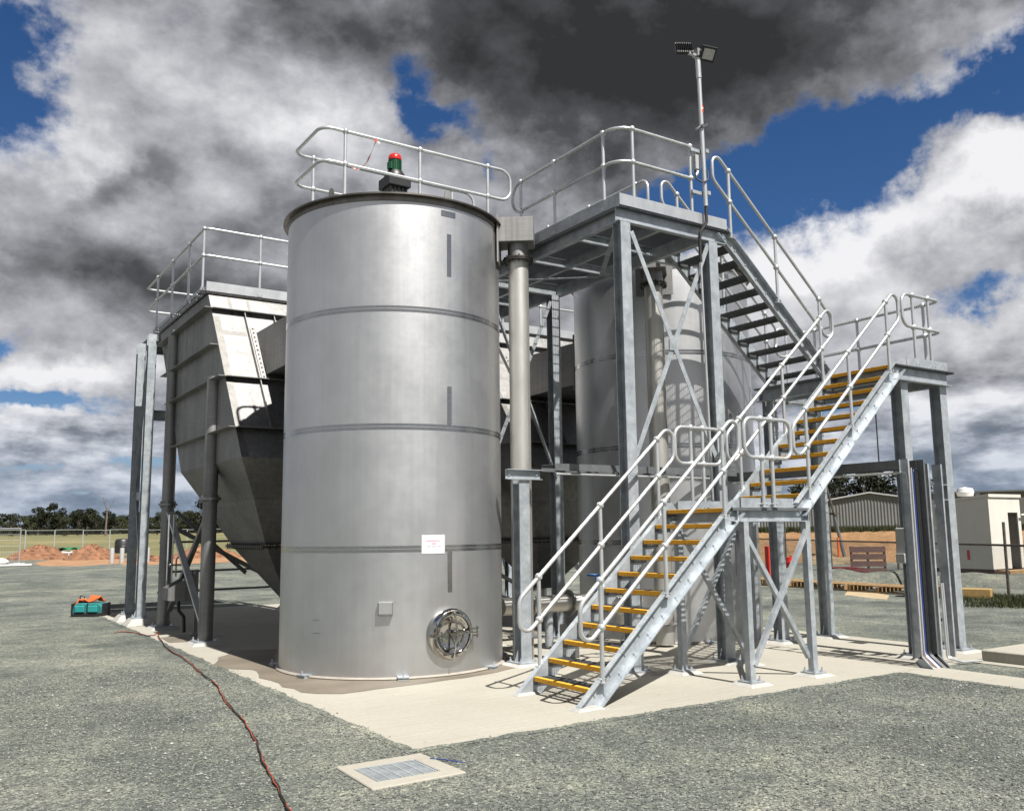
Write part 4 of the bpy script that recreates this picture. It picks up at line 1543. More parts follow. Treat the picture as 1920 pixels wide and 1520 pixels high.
# ================================================================== clarifiers
def clarifier(x0, x1, label):
    xm = (x0+x1)/2
    t = thing('lamella_clarifier', label, 'clarifier', (xm, 14.6, 0), 'lamella clarifiers')
    ZT, ZF = 5.64, 2.74

    def yf(z):
        return 12.82+.745*(z-ZF)

    def yr(z):
        return 16.41+.745*(z-ZF)

    def ring(z, xa, xb, ya, yb):
        return [(xa, ya, z), (xb, ya, z), (xb, yb, z), (xa, yb, z)]

    def loft(rings, capb=False):
        v_, f_ = [], []
        for r_ in rings:
            v_ += r_
        for i in range(len(rings)-1):
            for k in range(4):
                f_.append((4*i+k, 4*i+(k+1) % 4, 4*i+4+(k+1) % 4, 4*i+4+k))
        if capb:
            f_.append((0, 1, 2, 3))
            e_ = 4*(len(rings)-1)
            f_.append((e_+3, e_+2, e_+1, e_))
        return MB().add(v_, f_)
    loft([ring(ZF, x0, x1, yf(ZF), yr(ZF)), ring(ZT, x0, x1, yf(ZT), yr(ZT))], True).build('body', M['mill'], t, smooth=0)
    # raised corner and seam strips on the sloping front plate
    dz = Vector((0, .745, 1)).normalized()
    nrm = Vector((0, -1, .745)).normalized()
    for (xa, xb, za, zb) in ((x0+.002, x0+.11, 2.76, 5.2), (x0+.30, x0+.36, 5.28, 5.6), (x0+.62, x0+.67, 5.28, 5.6), (x0+.11, x0+.50, 4.86, 4.93), (x0+.54, x0+.93, 4.80, 4.87)):
        v_ = []
        for z in (za, zb):
            for x in (xa, xb):
                q = Vector((x, yf(z), z))+nrm*.003
                v_.append(q)
        MB().add(v_, [(0, 1, 3, 2)]).build('ground_weld', M['ground'], t, smooth=0)
    # hopper in three stages
    A = ring(ZF-.001, x0, x1, yf(ZF), yr(ZF))
    B = ring(2.17, x0+.33, x1-.33, 13.25, 16.02)
    C_ = ring(1.48, x0+.64, x1-.64, 13.60, 15.42)
    loft([B, A]).build('hopper', M['mill'], t, smooth=0)
    loft([ring(2.10, x0+.35, x1-.35, 13.27, 16.0), ring(2.168, x0+.33, x1-.33, 13.25, 16.02)]).build('hopper_band', M['mill'], t, smooth=0)
    loft([C_, ring(2.10, x0+.35, x1-.35, 13.27, 16.0)]).build('hopper', M['mill'], t, smooth=0)
    D_ = ring(.55, xm-.12, xm+.12, 14.40, 14.64)
    loft([D_, ring(1.44, x0+.66, x1-.66, 13.62, 15.40)], False).build('hopper_cone', M['mill'], t, smooth=0)
    mb = MB()
    xa, xb, ya, yb = x0+.56, x1-.56, 13.52, 15.50
    for z in (1.445, 1.468):
        mb.add(ring(z-.009, xa, xb, ya, yb)+ring(z+.009, xa, xb, ya, yb)+ring(z-.009, xa+.09, xb-.09, ya+.09, yb-.09)+ring(z+.009, xa+.09, xb-.09, ya+.09, yb-.09),
               [(0, 1, 5, 4), (1, 2, 6, 5), (2, 3, 7, 6), (3, 0, 4, 7), (4, 5, 13, 12), (5, 6, 14, 13), (6, 7, 15, 14), (7, 4, 12, 15), (0, 8, 9, 1), (1, 9, 10, 2), (2, 10, 11, 3), (3, 11, 8, 0)])
    nx, ny = 18, 20
    for i in range(nx):
        for y in (ya+.03, yb-.03):
            x = xa+.03+(xb-xa-.06)*i/(nx-1)
            mb.tube([(x, y, 1.41), (x, y, 1.505)], .011, 6)
    for i in range(1, ny-1):
        for x in (xa+.03, xb-.03):
            y = ya+.03+(yb-ya-.06)*i/(ny-1)
            mb.tube([(x, y, 1.41), (x, y, 1.505)], .011, 6)
    mb.build('bolted_flange', M['dark_steel'], t, smooth=40)
    MB().tube(fillet([(xm, 14.52, .58), (xm, 14.52, .28), (xm, 13.9, .28)], .15, 6), .08, 20).build('sludge_outlet', M['pipe'], t)
    # stiffening plates round the body
    for i, (z, fr_) in enumerate(((5.34, 1), (4.65, 0), (4.06, 1), (3.21, 1))):
        y0_, y1_ = yf(z), yr(z)
        for (xs, s_) in ((x0, -1), (x1, 1)):
            mb = MB()
            xo = xs+s_*.13
            a_, b_ = min(xs, xo), max(xs, xo)
            front = y0_-(.10 if fr_ else -.02)
            mb.bx(a_, b_, front, y1_-.02, z-.006, z+.006)
            mb.build('stiffener', M['mill'], t, smooth=0)
        mb = MB()
        if fr_:
            mb.bx(x0+.0005, x1-.0005, y0_-.13, y0_+.01, z-.006, z+.006)
            mb.build('stiffener', M['mill'], t, smooth=0)
    for x in (x0+.52, x0+1.02, x1-1.02, x1-.52):
        for (za, zb) in ((4.07, 5.33), (3.22, 4.05)):
            v_ = []
            for xx in (x-.005, x+.005):
                for z in (za, zb):
                    q = Vector((xx, yf(z), z))
                    v_ += [q, q+Vector((0, -.095, 0))]
            MB().add(v_, [(0, 1, 3, 2), (4, 6, 7, 5), (0, 4, 5, 1), (2, 3, 7, 6), (1, 5, 7, 3)]).build('front_rib', M['mill'], t, smooth=0)
    # dark top flange under the walkway
    mb = MB()
    mb.add(ring(ZT+.001, x0-.03, x1+.03, yf(ZT)-.03, yr(ZT)+.03)+ring(ZT+.03, x0-.03, x1+.03, yf(ZT)-.03, yr(ZT)+.03), [(0, 3, 2, 1), (4, 5, 6, 7), (0, 1, 5, 4), (1, 2, 6, 5), (2, 3, 7, 6), (3, 0, 4, 7)])
    mb.build('top_flange', M['dark_steel'], t, smooth=0)
    # legs
    for (x, sx) in ((x0+.02, -1), (x1-.02, 1)):
        for (y, zt_) in ((14.29, 4.12), (17.14, 5.42)):
            xx = x+sx*.055
            mb = MB()
            mb.tube([(xx, y, .045), (xx, y, 2.18)], .1095, 28)
            mb.tube([(xx, y, 2.225), (xx, y, zt_)], .1095, 28)
            o_ = mb.build('leg', M['pipe'] if False else M['mill'], t)
            mb = MB()
            mb.lathe([(.0, 2.18), (.165, 2.18), (.165, 2.20), (.165, 2.2002), (.165, 2.222), (.0, 2.222)], (xx, y, 0), 24)
            for k in range(6):
                q = 2*math.pi*k/6+.3
                mb.tube([(xx+.14*math.cos(q), y+.14*math.sin(q), 2.14), (xx+.14*math.cos(q), y+.14*math.sin(q), 2.26)], .012, 6)
            mb.build('leg_flange', M['bolt'], o_, smooth=40)
            base_pad(o_, xx, y, .36, .015)
        # leg bracing: bright flat and dark angle
        xx = x+sx*.055
        beam(t, (xx-.01, 16.95, 2.05), (xx-.01, 14.45, .30), RP(.10, .05), 'brace', 'galv_tube')
        beam(t, (xx+.03, 14.55, 2.0), (xx+.03, 17.0, .30), LP(.075, .008), 'brace', 'mill')
    beam(t, (x0+.1, 17.2, 2.05), (xm, 17.2, .9), LP(.075, .008), 'brace', 'mill')
    beam(t, (x1-.1, 17.2, .35), (x0+.1, 17.2, 1.75), LP(.075, .008), 'brace', 'mill')
    return t


def duct(x0, label):
    """feed duct from the sloping front plate to the tank"""
    t = thing('feed_duct', label, 'duct', (x0+1.42, 12.9, 4.5), 'feed ducts')
    xa, xb = x0+.66, x0+2.18

    def yf(z):
        return 12.82+.745*(z-2.74)
    za, zb = 4.16, 4.94
    ye = 12.28
    v_ = [(xa, yf(za), za), (xb, yf(za), za), (xb, yf(zb), zb), (xa, yf(zb), zb), (xa, ye, za+.02), (xb, ye, za+.02), (xb, ye, zb-.02), (xa, ye, zb-.02)]
    MB().add(v_, [(0, 1, 5, 4), (1, 2, 6, 5), (2, 3, 7, 6), (3, 0, 4, 7), (4, 5, 6, 7)]).build('channel', M['mill'], t, smooth=0)
    mb = MB()
    n = Vector((0, -1, .745)).normalized()
    v_ = []
    for off in (.005, .019):
        for (x, z) in ((xa-.09, za-.10), (xb+.09, za-.10), (xb+.09, zb+.08), (xa-.09, zb+.08)):
            v_.append(Vector((x, yf(z), z))+n*off)
    mb.add(v_, [(3, 2, 1, 0), (4, 5, 6, 7), (0, 1, 5, 4), (1, 2, 6, 5), (2, 3, 7, 6), (3, 0, 4, 7)])
    fl = mb.build('sloping_flange', M['mill'], t, smooth=0)
    mb = MB()
    for i in range(12):
        z = za-.06+(zb-za+.12)*i/11
        for x in (xa-.05, xb+.05):
            q = Vector((x, yf(z), z))+n*.018
            mb.tube([q, q+n*.022], .014, 6)
    mb.build('flange_bolts', M['bolt'], fl, smooth=40)
    mb = MB()
    mb.bx(xa-.09, xb+.09, ye-.030, ye-.016, za-.10, zb+.10)
    mb.bx(xa-.09, xb+.09, ye-.012, ye+.002, za-.10, zb+.10)
    for i in range(10):
        z = za-.06+(zb-za+.12)*i/9
        mb.tube([(xa-.05, ye-.05, z), (xa-.05, ye+.03, z)], .013, 6)
    mb.build('tank_flange', M['bolt'], t, smooth=0)
    v_ = [(xa, ye-.031, za+.02), (xb, ye-.031, za+.02), (xb, ye-.031, zb-.02), (xa, ye-.031, zb-.02), (xa+.25, 11.9, za+.02), (xb-.25, 11.9, za+.02), (xb-.25, 11.9, zb-.02), (xa+.25, 11.9, zb-.02)]
    MB().add(v_, [(0, 1, 5, 4), (1, 2, 6, 5), (2, 3, 7, 6), (3, 0, 4, 7)]).build('tank_stub', M['mill'], t, smooth=0)
    return t


def walkway(x0, x1, label):
    t = thing('clarifier_walkway', label, 'walkway', ((x0+x1)/2, 17, 5.66), 'clarifier walkways')
    Z = 5.70
    grating(t, x0-.10, x1+.10, 14.965, 18.75, Z+.033, 'y', .045)
    MB().bx(x0+.06, x1-.06, 18.76, 20.3, Z+.02, Z+.033).build('deck_plate', M['galv_dull'], t, smooth=0)
    MB().bx(x0-.04, x1+.10, 14.955, 14.961, Z-.01, Z+.15).build('toe_plate', M['galv_tube'], t, smooth=0)
    MB().bx(x0-.11, x0-.104, 15.0, 18.75, Z-.01, Z+.05).build('toe_plate', M['galv'], t, smooth=0)
    beam(t, (x0-.02, 18.6, Z-.10), (x0-.02, 20.2, Z-.10), CP(.18, .07, .012, .006, True))
    beam(t, (x1+.02, 18.6, Z-.10), (x1+.02, 20.2, Z-.10), CP(.18, .07, .012, .006))
    beam(t, (x0+.05, 20.1, Z-.10), (x1-.05, 20.1, Z-.10), CP(.18, .07, .012, .006))
    for x in (x0-.22, x1+.22):
        column(t, x, 19.25, Z-.16, h=.09)
        column(t, x, 18.22, Z-.16, h=.09)
        beam(t, (x, 18.32, .5), (x, 19.16, 2.3), LP(.06, .008), 'brace')
        beam(t, (x, 19.16, 2.55), (x, 18.32, 5.2), LP(.06, .008), 'brace')
        beam(t, (x, 18.30, 2.42), (x, 19.16, 2.42), CP(.16, .06, .01, .006), 'tie')
    beam(t, (x0-.15, 18.24, 3.95), (x1+.15, 18.24, 3.95), CP(.20, .07, .012, .006), 'tie')
    zt, zm = 6.77, 6.30
    path = [(x1+.08, 14.98), (x0-.09, 14.98), (x0-.11, 19.5), (x1+.08, 19.5)]
    o1 = rail_loop(t, [(x, y, zt) for x, y in path], [(x, y, zm) for x, y in path], .10)
    for x, y in ((x0-.09, 15.02), (x0+.86, 14.98), (x0+1.80, 14.98), (x0+2.72, 14.98), (x0-.09, 16.0), (x0-.10, 17.2), (x0-.11, 18.45), (x0+.9, 19.5), (x0+2.0, 19.5)):
        post(t, x, y, Z+.005, zm, zt)
    return t


CX0, CX1 = 3.79, 6.62
clarifier(CX0, CX1, 'grey stainless clarifier with leaning body and hopper behind the front tank')
c2 = clarifier(CX0+5.0, CX1+5.0, 'stainless clarifier glimpsed between the two tanks')
duct(CX0, 'bolted feed duct joining the left clarifier to the front tank')
duct(CX0+5.0, 'feed duct joining the far clarifier to the rear tank')
walkway(CX0, CX1, 'railed walkway on top of the left clarifier with columns behind')
walkway(CX0+5.0, CX1+5.0, 'railed walkway on top of the far clarifier seen through the gap')

# pipes running low behind the left clarifier
t = thing('dosing_pipework', 'thin dark pipes running across beneath the left clarifier', 'pipework', (4.5, 17.5, 0))
for z in (1.52, .98, .62):
    MB().tube([(3.7, 17.45, z), (6.4, 17.45, z+.02)], .020, 8).build('pipe', M['bolt'], t)
for x in (3.60, 3.68):
    MB().tube([(x, 16.3, .55), (x, 16.3, 2.0)], .013, 8).build('riser', M['galv_tube'], t)

# ---- eye wash basin on its stand
t = thing('wash_basin', 'stainless hand-wash basin on a post beside the rear clarifier leg', 'basin', (3.72, 15.95, 0))
mb = MB()
x0_, x1_, y0_, y1_ = 3.50, 3.98, 15.72, 16.12
mb.add([(x0_, y0_, .78), (x1_, y0_, 1.02), (x1_, y1_, 1.02), (x0_, y1_, .78), (x0_, y0_, .58), (x1_, y0_, .54), (x1_, y1_, .54), (x0_, y1_, .58)],
       [(4, 5, 1, 0), (5, 6, 2, 1), (6, 7, 3, 2), (7, 4, 0, 3), (4, 7, 6, 5)])
mb.build('bowl', M['mill'], t, smooth=0)
MB().box((3.96, 15.74, .55), (.05, .05, 1.05)).build('stand_post', M['mill'], t, smooth=0)
MB().box((3.96, 15.74, .02), (.16, .16, .03)).build('stand_foot', M['grout'], t, smooth=0)
mb = MB()
mb.tube(fillet([(3.72, 15.90, .55), (3.72, 15.90, .40), (3.80, 15.85, .30), (3.80, 15.80, .05)], .08), .028, 10)
mb.build('waste_pipe', M['rubber'], t)
mb = MB()
mb.tube(fillet([(3.70, 16.1, .95), (3.70, 16.1, 1.28), (3.84, 15.95, 1.28), (3.84, 15.95, 1.18)], .06), .014, 8)
mb.tube([(3.60, 16.08, 1.15), (3.82, 16.08, 1.15)], .014, 8)
mb.sph((3.60, 16.08, 1.15), .03)
mb.sph((3.82, 16.08, 1.15), .03)
mb.build('tap', M['bolt'], t)
MB().box((3.78, 15.80, .86), (.07, .05, .14)).build('soap_bottle', M['white_pl'], t, smooth=0, bevel=.015)

# ================================================================== small things on the ground
t = thing('drain_pit', 'concrete framed drain pit with steel grate in the foreground gravel', 'drain', (2.92, 5.95, 0))
fx0, fx1, fy0, fy1 = 2.57, 3.28, 5.61, 6.285
gx0, gx1, gy0, gy1 = 2.67, 3.145, 5.75, 6.145
mb = MB()
o4 = [(fx0, fy0), (fx1, fy0+.01), (fx1-.01, fy1), (fx0+.02, fy1)]
i4 = [(gx0, gy0), (gx1, gy0), (gx1, gy1), (gx0, gy1)]
v_ = [(x, y, .006) for x, y in o4]+[(x, y, .006) for x, y in i4]+[(x, y, -.20) for x, y in o4]+[(x, y, -.30) for x, y in i4]
f_ = []
for k in range(4):
    k2 = (k+1) % 4
    f_ += [(k, k2, 4+k2, 4+k), (k, 8+k, 8+k2, k2), (4+k, 4+k2, 12+k2, 12+k)]
f_.append((12, 13, 14, 15))
mb.add(v_, f_)
mb.build('surround', M['concrete'], t, smooth=0, bevel=.006)
for i in range(12):
    y = gy0+.014+(gy1-gy0-.028)*i/11
    MB().bx(gx0+.006, gx1-.006, y-.003, y+.003, -.022, .002).build('grate_bar', M['galv'], t, smooth=0)
mb = MB()
for i in range(6):
    x = gx0+.02+(gx1-gx0-.04)*i/5
    mb.bx(x-.004, x+.004, gy0+.004, gy1-.004, -.010, .0035)
mb.bx(gx0+.001, gx0+.006, gy0, gy1, -.03, .005)
mb.bx(gx1-.006, gx1-.001, gy0, gy1, -.03, .005)
mb.bx(gx0, gx1, gy1-.006, gy1-.001, -.03, .005)
mb.bx(gx0, gx1, gy0+.001, gy0+.006, -.03, .005)
mb.build('grate_frame', M['galv_tube'], t, smooth=0)
tw = MB().tube([(3.24, 6.08, .01), (3.33, 5.98, .006), (3.45, 5.86, -.015)], .004, 6).build('offcut_rod', M['blue_cable'])
tag(tw, 'short blue rod lying across the corner of the drain surround', 'rod')

# extension cord twisted from two strands
CP_ = [(2.90, 16.88), (3.04, 16.98), (3.23, 16.61), (3.28, 15.95), (3.50, 16.25), (3.36, 15.62), (3.18, 14.23), (3.09, 12.81), (2.96, 11.46), (2.88, 10.56), (2.73, 9.64), (2.58, 8.72), (2.52, 8.18), (2.39, 7.52), (2.25, 6.87), (2.13, 6.33), (2.08, 6.0), (2.02, 5.72), (1.97, 5.51), (1.86, 5.0), (1.8, 4.6)]


def cat(P, n=14):
    out = []
    for i in range(len(P)-1):
        p0, p1, p2, p3 = (Vector(P[max(0, i-1)]), Vector(P[i]), Vector(P[i+1]), Vector(P[min(len(P)-1, i+2)]))
        for k in range(n):
            u = k/n
            out.append(.5*((2*p1)+(p2-p0)*u+(2*p0-5*p1+4*p2-p3)*u*u+(3*p1-p0-3*p2+p3)*u**3))
    return out


base = [Vector((q.x, q.y, 0)) for q in cat(CP_)]
# resample evenly
pts = [base[0]]
acc = 0
for a_, b_ in zip(base, base[1:]):
    acc += (b_-a_).length
    if acc > .022:
        pts.append(b_)
        acc = 0
rw = random.Random(9)
for i, q in enumerate(pts):
    q.x += .007*math.sin(i*.23)+.004*math.sin(i*.7+1)
    q.z = .004 if q.x < 3.27 else .012
t = thing('extension_cord', 'long twisted orange and black extension cord trailing across the gravel', 'cord', (2.4, 7.5, 0))
for ph, mt in ((0, 'orange_cord'), (math.pi, 'rubber')):
    s_ = [q+Vector((.0046*math.cos(i*.17+ph), 0, .0046*math.sin(i*.17+ph)+.006)) for i, q in enumerate(pts)]
    MB().tube(s_, .0052, 6).build('strand', M[mt], t)

# tool bag
t = thing('tool_bag', 'teal and black tool bag with an orange jacket thrown over it', 'tool bag', (3.12, 20.9, 0))
A = rad(-33)
Rz = Matrix.Rotation(A, 3, 'Z')
bc = Vector((3.13, 20.95, 0))
mb = MB()
prof = [(-.30, .0), (.30, 0), (.33, .10), (.30, .21), (.22, .27), (-.22, .27), (-.30, .21), (-.33, .10)]
v_ = [bc+Rz @ Vector((x, y, z)) for y in (-.17, .17) for x, z in prof]
mb.add(v_, [tuple(range(8)), tuple(range(15, 7, -1))]+[(i, i+8, (i+1) % 8+8, (i+1) % 8) for i in range(8)])
mb.build('body', M['teal'], t, smooth=0, bevel=.025)
mb = MB()
mb.box(bc+Vector((0, 0, .035)), (.655, .36, .075), Rz)
for x in (-.34, .34, .0):
    mb.box(bc+Rz @ Vector((x*.95, -.01, .14)), (.03, .355, .25), Rz)
mb.build('base_trim', M['black'], t, smooth=0, bevel=.01)
for x in (-.155, .115):
    MB().box(bc+Rz @ Vector((x, -.185, .15)), (.20, .05, .14), Rz).build('pocket', plain('bright_teal_canvas', (.012, .26, .25), .7, 12, .15), t, smooth=0, bevel=.015)
mb = MB()
mb.tube(fillet([bc+Rz @ Vector((-.16, -.1, .26)), bc+Rz @ Vector((-.20, -.12, .42)), bc+Rz @ Vector((-.10, -.1, .42)), bc+Rz @ Vector((-.10, -.1, .28))], .05), .012, 8)
mb.build('handle', M['black'], t)
mb = MB()
nx, ny = 12, 6
v_, f_ = [], []
rw = random.Random(2)
for j in range(ny+1):
    for i in range(nx+1):
        x, y = -.30+.52*i/nx, -.13+.32*j/ny
        z = .30+.05*math.sin(i*.6+j*.8)+.02*rw.random()+(.05 if i > 4 else 0)-(0.10 if i < 2 else 0)
        v_.append(bc+Rz @ Vector((x, y, z)))
for j in range(ny):
    for i in range(nx):
        a_ = j*(nx+1)+i
        f_.append((a_, a_+1, a_+nx+2, a_+nx+1))
mb.add(v_, f_)
o = mb.build('orange_jacket', M['orange'], None, at=bc+Vector((0, 0, .3)), smooth=60)
md = o.modifiers.new('thick', 'SOLIDIFY')
md.thickness = .03
tag(o, 'orange high-visibility jacket draped over the teal tool bag', 'jacket')

# ================================================================== background
def leaf_clump(v, f, c, r, n, size, rw):
    for _ in range(n):
        while True:
            d = Vector((rw.uniform(-1, 1), rw.uniform(-1, 1), rw.uniform(-1, 1)))
            if .25 < d.length < 1:
                break
        q = c+Vector((d.x*r[0], d.y*r[1], d.z*r[2]))
        a = Vector((rw.gauss(0, 1), rw.gauss(0, 1), rw.gauss(0, 1))).normalized()
        b = a.cross(Vector((rw.gauss(0, 1), rw.gauss(0, 1), rw.gauss(0, 1)))).normalized()
        s_ = size*rw.uniform(.6, 1.3)
        o_ = len(v)
        v += [q-a*s_, q+b*s_*.6, q+a*s_, q-b*s_*.6]
        f.append((o_, o_+1, o_+2, o_+3))


def tree_meshes(seed, mat, spread=1.0, n_cl=15, per=150):
    """a unit tree 10 m tall: trunk with limbs, crown of leaf faces"""
    rw = random.Random(seed)
    tr = MB()
    top = Vector((rw.uniform(-.5, .5), rw.uniform(-.5, .5), 6.0))
    tr.tube([(0, 0, -.3), (rw.uniform(-.2, .2), rw.uniform(-.2, .2), 2.5), top], [.30, .22, .10], 8)
    v, f = [], []
    for i in range(n_cl):
        a = rw.uniform(0, 6.28)
        rr = rw.uniform(.3, 3.2)*spread
        z = rw.uniform(1.3, 8.6) if i else 9.0
        rr *= (1.15-abs(z-5.5)/6)
        c = Vector((rr*math.cos(a), rr*math.sin(a), z))
        st = Vector((0, 0, rw.uniform(1.6, 4.5)))
        tr.tube([st, st.lerp(c, .5)+Vector((0, 0, -.3)), c], [.12, .08, .03], 5)
        leaf_clump(v, f, c, (rw.uniform(1.0, 1.7)*spread, rw.uniform(1.0, 1.7)*spread, rw.uniform(.7, 1.3)), per, .24, rw)
    tm = tr.build('trunk', M['trunk'], None, at=(0, 0, 0))
    cm_ = MB().add(v, f).build('crown', mat, None, at=(0, 0, 0), smooth=0)
    a_, b_ = tm.data, cm_.data
    bpy.data.objects.remove(tm)
    bpy.data.objects.remove(cm_)
    return a_, b_


KIND = [tree_meshes(1, M['leaf_dark']), tree_meshes(2, M['leaf_dark'], 1.2), tree_meshes(3, M['leaf_mid'], 1.0), tree_meshes(4, M['leaf_dark'], .8), tree_meshes(5, M['leaf_mid'], 1.25)]


def tree(kind, x, y, z, h, rot, label, group):
    t = thing('eucalypt_tree', label, 'tree', (x, y, z), group)
    link('trunk', KIND[kind][0], t)
    link('crown', KIND[kind][1], t)
    s_ = h/10
    t.scale = (s_*1.15, s_*1.15, s_)
    t.rotation_euler = (0, 0, rot)
    return t


rw = random.Random(17)
azs = []
a = 1.2
while a < 18.6:
    azs.append(a)
    a += rw.uniform(.38, .75)
HGT = lambda az_: 5.2+1.9*math.exp(-((az_-6.2)/1.1)**2)+2.6*math.exp(-((az_-13.2)/2.2)**2)+1.2*math.exp(-((az_-19)/3)**2)
for i, az_ in enumerate(azs):
    r = rw.uniform(205, 235)
    k = rw.choice((0, 1, 0, 1, 3, 3, 2)) if i % 5 else rw.choice((2, 4))
    x, y = polar(r, az_)
    where = 'left of the bare dead tree' if az_ < 8.9 else ('between the dead tree and the left columns' if az_ < 11.2 else 'seen past the clarifier legs')
    lab = ('dark eucalypt in the far tree line, ' if k in (0, 1, 3) else 'paler sage-green tree in the far tree line, ')+where
    tree(k, x, y, rise(r)-.1, HGT(az_)*rw.uniform(.8, 1.15)*(1 if k in (0, 1, 3) else .8), rw.uniform(0, 6), lab, 'dark trees of the far tree line' if k in (0, 1, 3) else 'pale trees of the far tree line')
for i in range(64):
    az_ = 1.2+17.6*i/63+rw.uniform(-.3, .3)
    r = rw.uniform(242, 262)
    x, y = polar(r, az_)
    tree(rw.choice((1, 1, 0)), x, y, rise(r)-1.3, 6.6*rw.uniform(.8, 1.1), rw.uniform(0, 6), 'dark eucalypt in the back row of the far tree line', 'dark trees of the far tree line')
# bare dead tree
x, y = polar(200, 9.05)
z = rise(200)
t = thing('dead_tree', 'bare forked dead tree standing above the far tree line', 'tree', (x, y, z))
MB().tube([(x, y, z), (x+.1, y, z+5.2)], [.22, .13], 8).build('trunk', M['trunk'], t)
for q in (((x+.1, y, z+5.1), (x-.5, y, z+6.6), (x-.7, y, z+7.7)), ((x+.1, y, z+5.0), (x+.9, y, z+6.3), (x+1.4, y, z+7.4)), ((x-.5, y, z+6.6), (x-.1, y, z+7.3))):
    MB().tube(q, [.11]+[.05]*(len(q)-1), 6).build('limb', M['trunk'], t)
# tall trees behind the shed
for az_, r, h, k in ((51.6, 205, 10.5, 1), (52.6, 200, 13.0, 0), (53.6, 205, 14.2, 1), (54.7, 200, 12.6, 3), (55.4, 205, 13.2, 0), (56.3, 200, 13.6, 1), (57.2, 205, 11.5, 0), (50.6, 205, 8.5, 3)):
    x, y = polar(r, az_)
    tree(k, x, y, 1.5, h, rw.uniform(0, 6), 'tall dark tree rising behind the corrugated shed', 'trees behind the shed')


# ---- corrugated shed
def frame_at(r, az_):
    x, y = polar(r, az_)
    out = Vector((x, y, 0)).normalized()
    rt = Vector((out.y, -out.x, 0))
    return Vector((x, y, 0)), out, rt


c, out, rt = frame_at(180, 54.9)
t = thing('corrugated_shed', 'low-gabled grey corrugated shed on the shelf above the clay bank', 'shed', c+Vector((0, 0, 1.5)))
zb, zp, hw = 1.5, 7.95, 20.0
sl_ = .165
v, f = [], []
n = 72
for i in range(2*n+1):
    s_ = -hw+hw*i/n
    d_ = 0.0 if i % 2 else .14
    zt_ = zp-abs(s_)*sl_
    v += [c+rt*s_+out*d_+Vector((0, 0, zb)), c+rt*s_+out*d_+Vector((0, 0, zt_))]
for i in range(2*n):
    f.append((2*i, 2*i+2, 2*i+3, 2*i+1))
MB().add(v, f).build('gable_wall', M['shed'], t, smooth=0)
mb = MB()
for s_ in (-1, 1):
    v = [c-out*.4+Vector((0, 0, zp+.12)), c-out*.4+rt*s_*(hw+.5)+Vector((0, 0, zp+.12-(hw+.5)*sl_)), c+out*40+rt*s_*(hw+.5)+Vector((0, 0, zp+.12-(hw+.5)*sl_)), c+out*40+Vector((0, 0, zp+.12))]
    mb.add(v+[q-Vector((0, 0, .25)) for q in v], [(0, 1, 2, 3), (4, 7, 6, 5), (0, 4, 5, 1), (1, 5, 6, 2), (2, 6, 7, 3), (3, 7, 4, 0)])
    o = mb.build('roof_slope', M['shed_roof'], t, smooth=0)
    mb = MB()
for s_ in (-1, 1):
    v = [c+rt*s_*hw+Vector((0, 0, zb)), c+rt*s_*hw+out*40+Vector((0, 0, zb)), c+rt*s_*hw+out*40+Vector((0, 0, zp-hw*sl_)), c+rt*s_*hw+Vector((0, 0, zp-hw*sl_))]
    MB().add(v, [(0, 1, 2, 3)]).build('side_wall', M['shed'], t, smooth=0)

# ---- long grey factory
c, out, rt = frame_at(118, 64)
t = thing('grey_factory', 'long plain grey factory wall behind the white cabin', 'building', c+Vector((0, 0, 1.4)))
for i in range(4):
    a_, b_ = -15.5+8.0*i, -15.5+8.0*i+7.96
    v = [c+rt*a_+Vector((0, 0, 0)), c+rt*b_, c+rt*b_+out*20, c+rt*a_+out*20]
    MB().add([q for q in v]+[q+Vector((0, 0, 5.45)) for q in v], [(0, 1, 5, 4), (1, 2, 6, 5), (2, 3, 7, 6), (3, 0, 4, 7), (4, 5, 6, 7)]).build('wall_panel', M['wall_grey'], t, smooth=0)
v = [c+rt*-15.7-out*.2, c+rt*16.7-out*.2, c+rt*16.7+out*.1, c+rt*-15.7+out*.1]
MB().add([q+Vector((0, 0, 5.46)) for q in v]+[q+Vector((0, 0, 5.62)) for q in v], [(0, 1, 5, 4), (1, 2, 6, 5), (2, 3, 7, 6), (3, 0, 4, 7), (4, 5, 6, 7)]).build('parapet_cap', M['shed'], t, smooth=0)
MB().ext(RP(.5, .3), c+rt*-7.0-out*.2+Vector((0, 0, 1)), c+rt*-7.0-out*.2+Vector((0, 0, 5.4)), tuple(out)).build('down_pipe', M['galv_dull'], t, smooth=0)

# ---- white cabin
X, Y = 31.05, 17.15
t = thing('site_cabin', 'small white site cabin with an open dark doorway at the right edge', 'cabin', (X, Y, 0))
W, D, H0, H1 = 2.05, 2.6, 2.62, 2.40
z0 = .14
wt_ = .06
dx0, dx1, dz = 1.20, 1.86, 1.95
# front wall with door opening, in three pieces
mb = MB()
mb.bx(X, X+dx0, Y, Y+wt_, z0, H0)
mb.build('front_panel', M['cabin'], t, smooth=0)
MB().bx(X+dx1, X+W, Y, Y+wt_, z0, H0).build('front_panel', M['cabin'], t, smooth=0)
MB().bx(X+dx0, X+dx1, Y+.002, Y+wt_, dz+z0, H0-.001).build('door_head', M['cabin'], t, smooth=0)
mb = MB()
for xx in (X, X+W-wt_):
    mb = MB()
    mb.add([(xx, Y+wt_+.002, z0), (xx+wt_, Y+wt_+.002, z0), (xx+wt_, Y+D, z0), (xx, Y+D, z0), (xx, Y+wt_+.002, H0), (xx+wt_, Y+wt_+.002, H0), (xx+wt_, Y+D, H1), (xx, Y+D, H1)],
           [(0, 3, 2, 1), (4, 5, 6, 7), (0, 1, 5, 4), (1, 2, 6, 5), (2, 3, 7, 6), (3, 0, 4, 7)])
    mb.build('side_wall', M['cabin'], t, smooth=0)
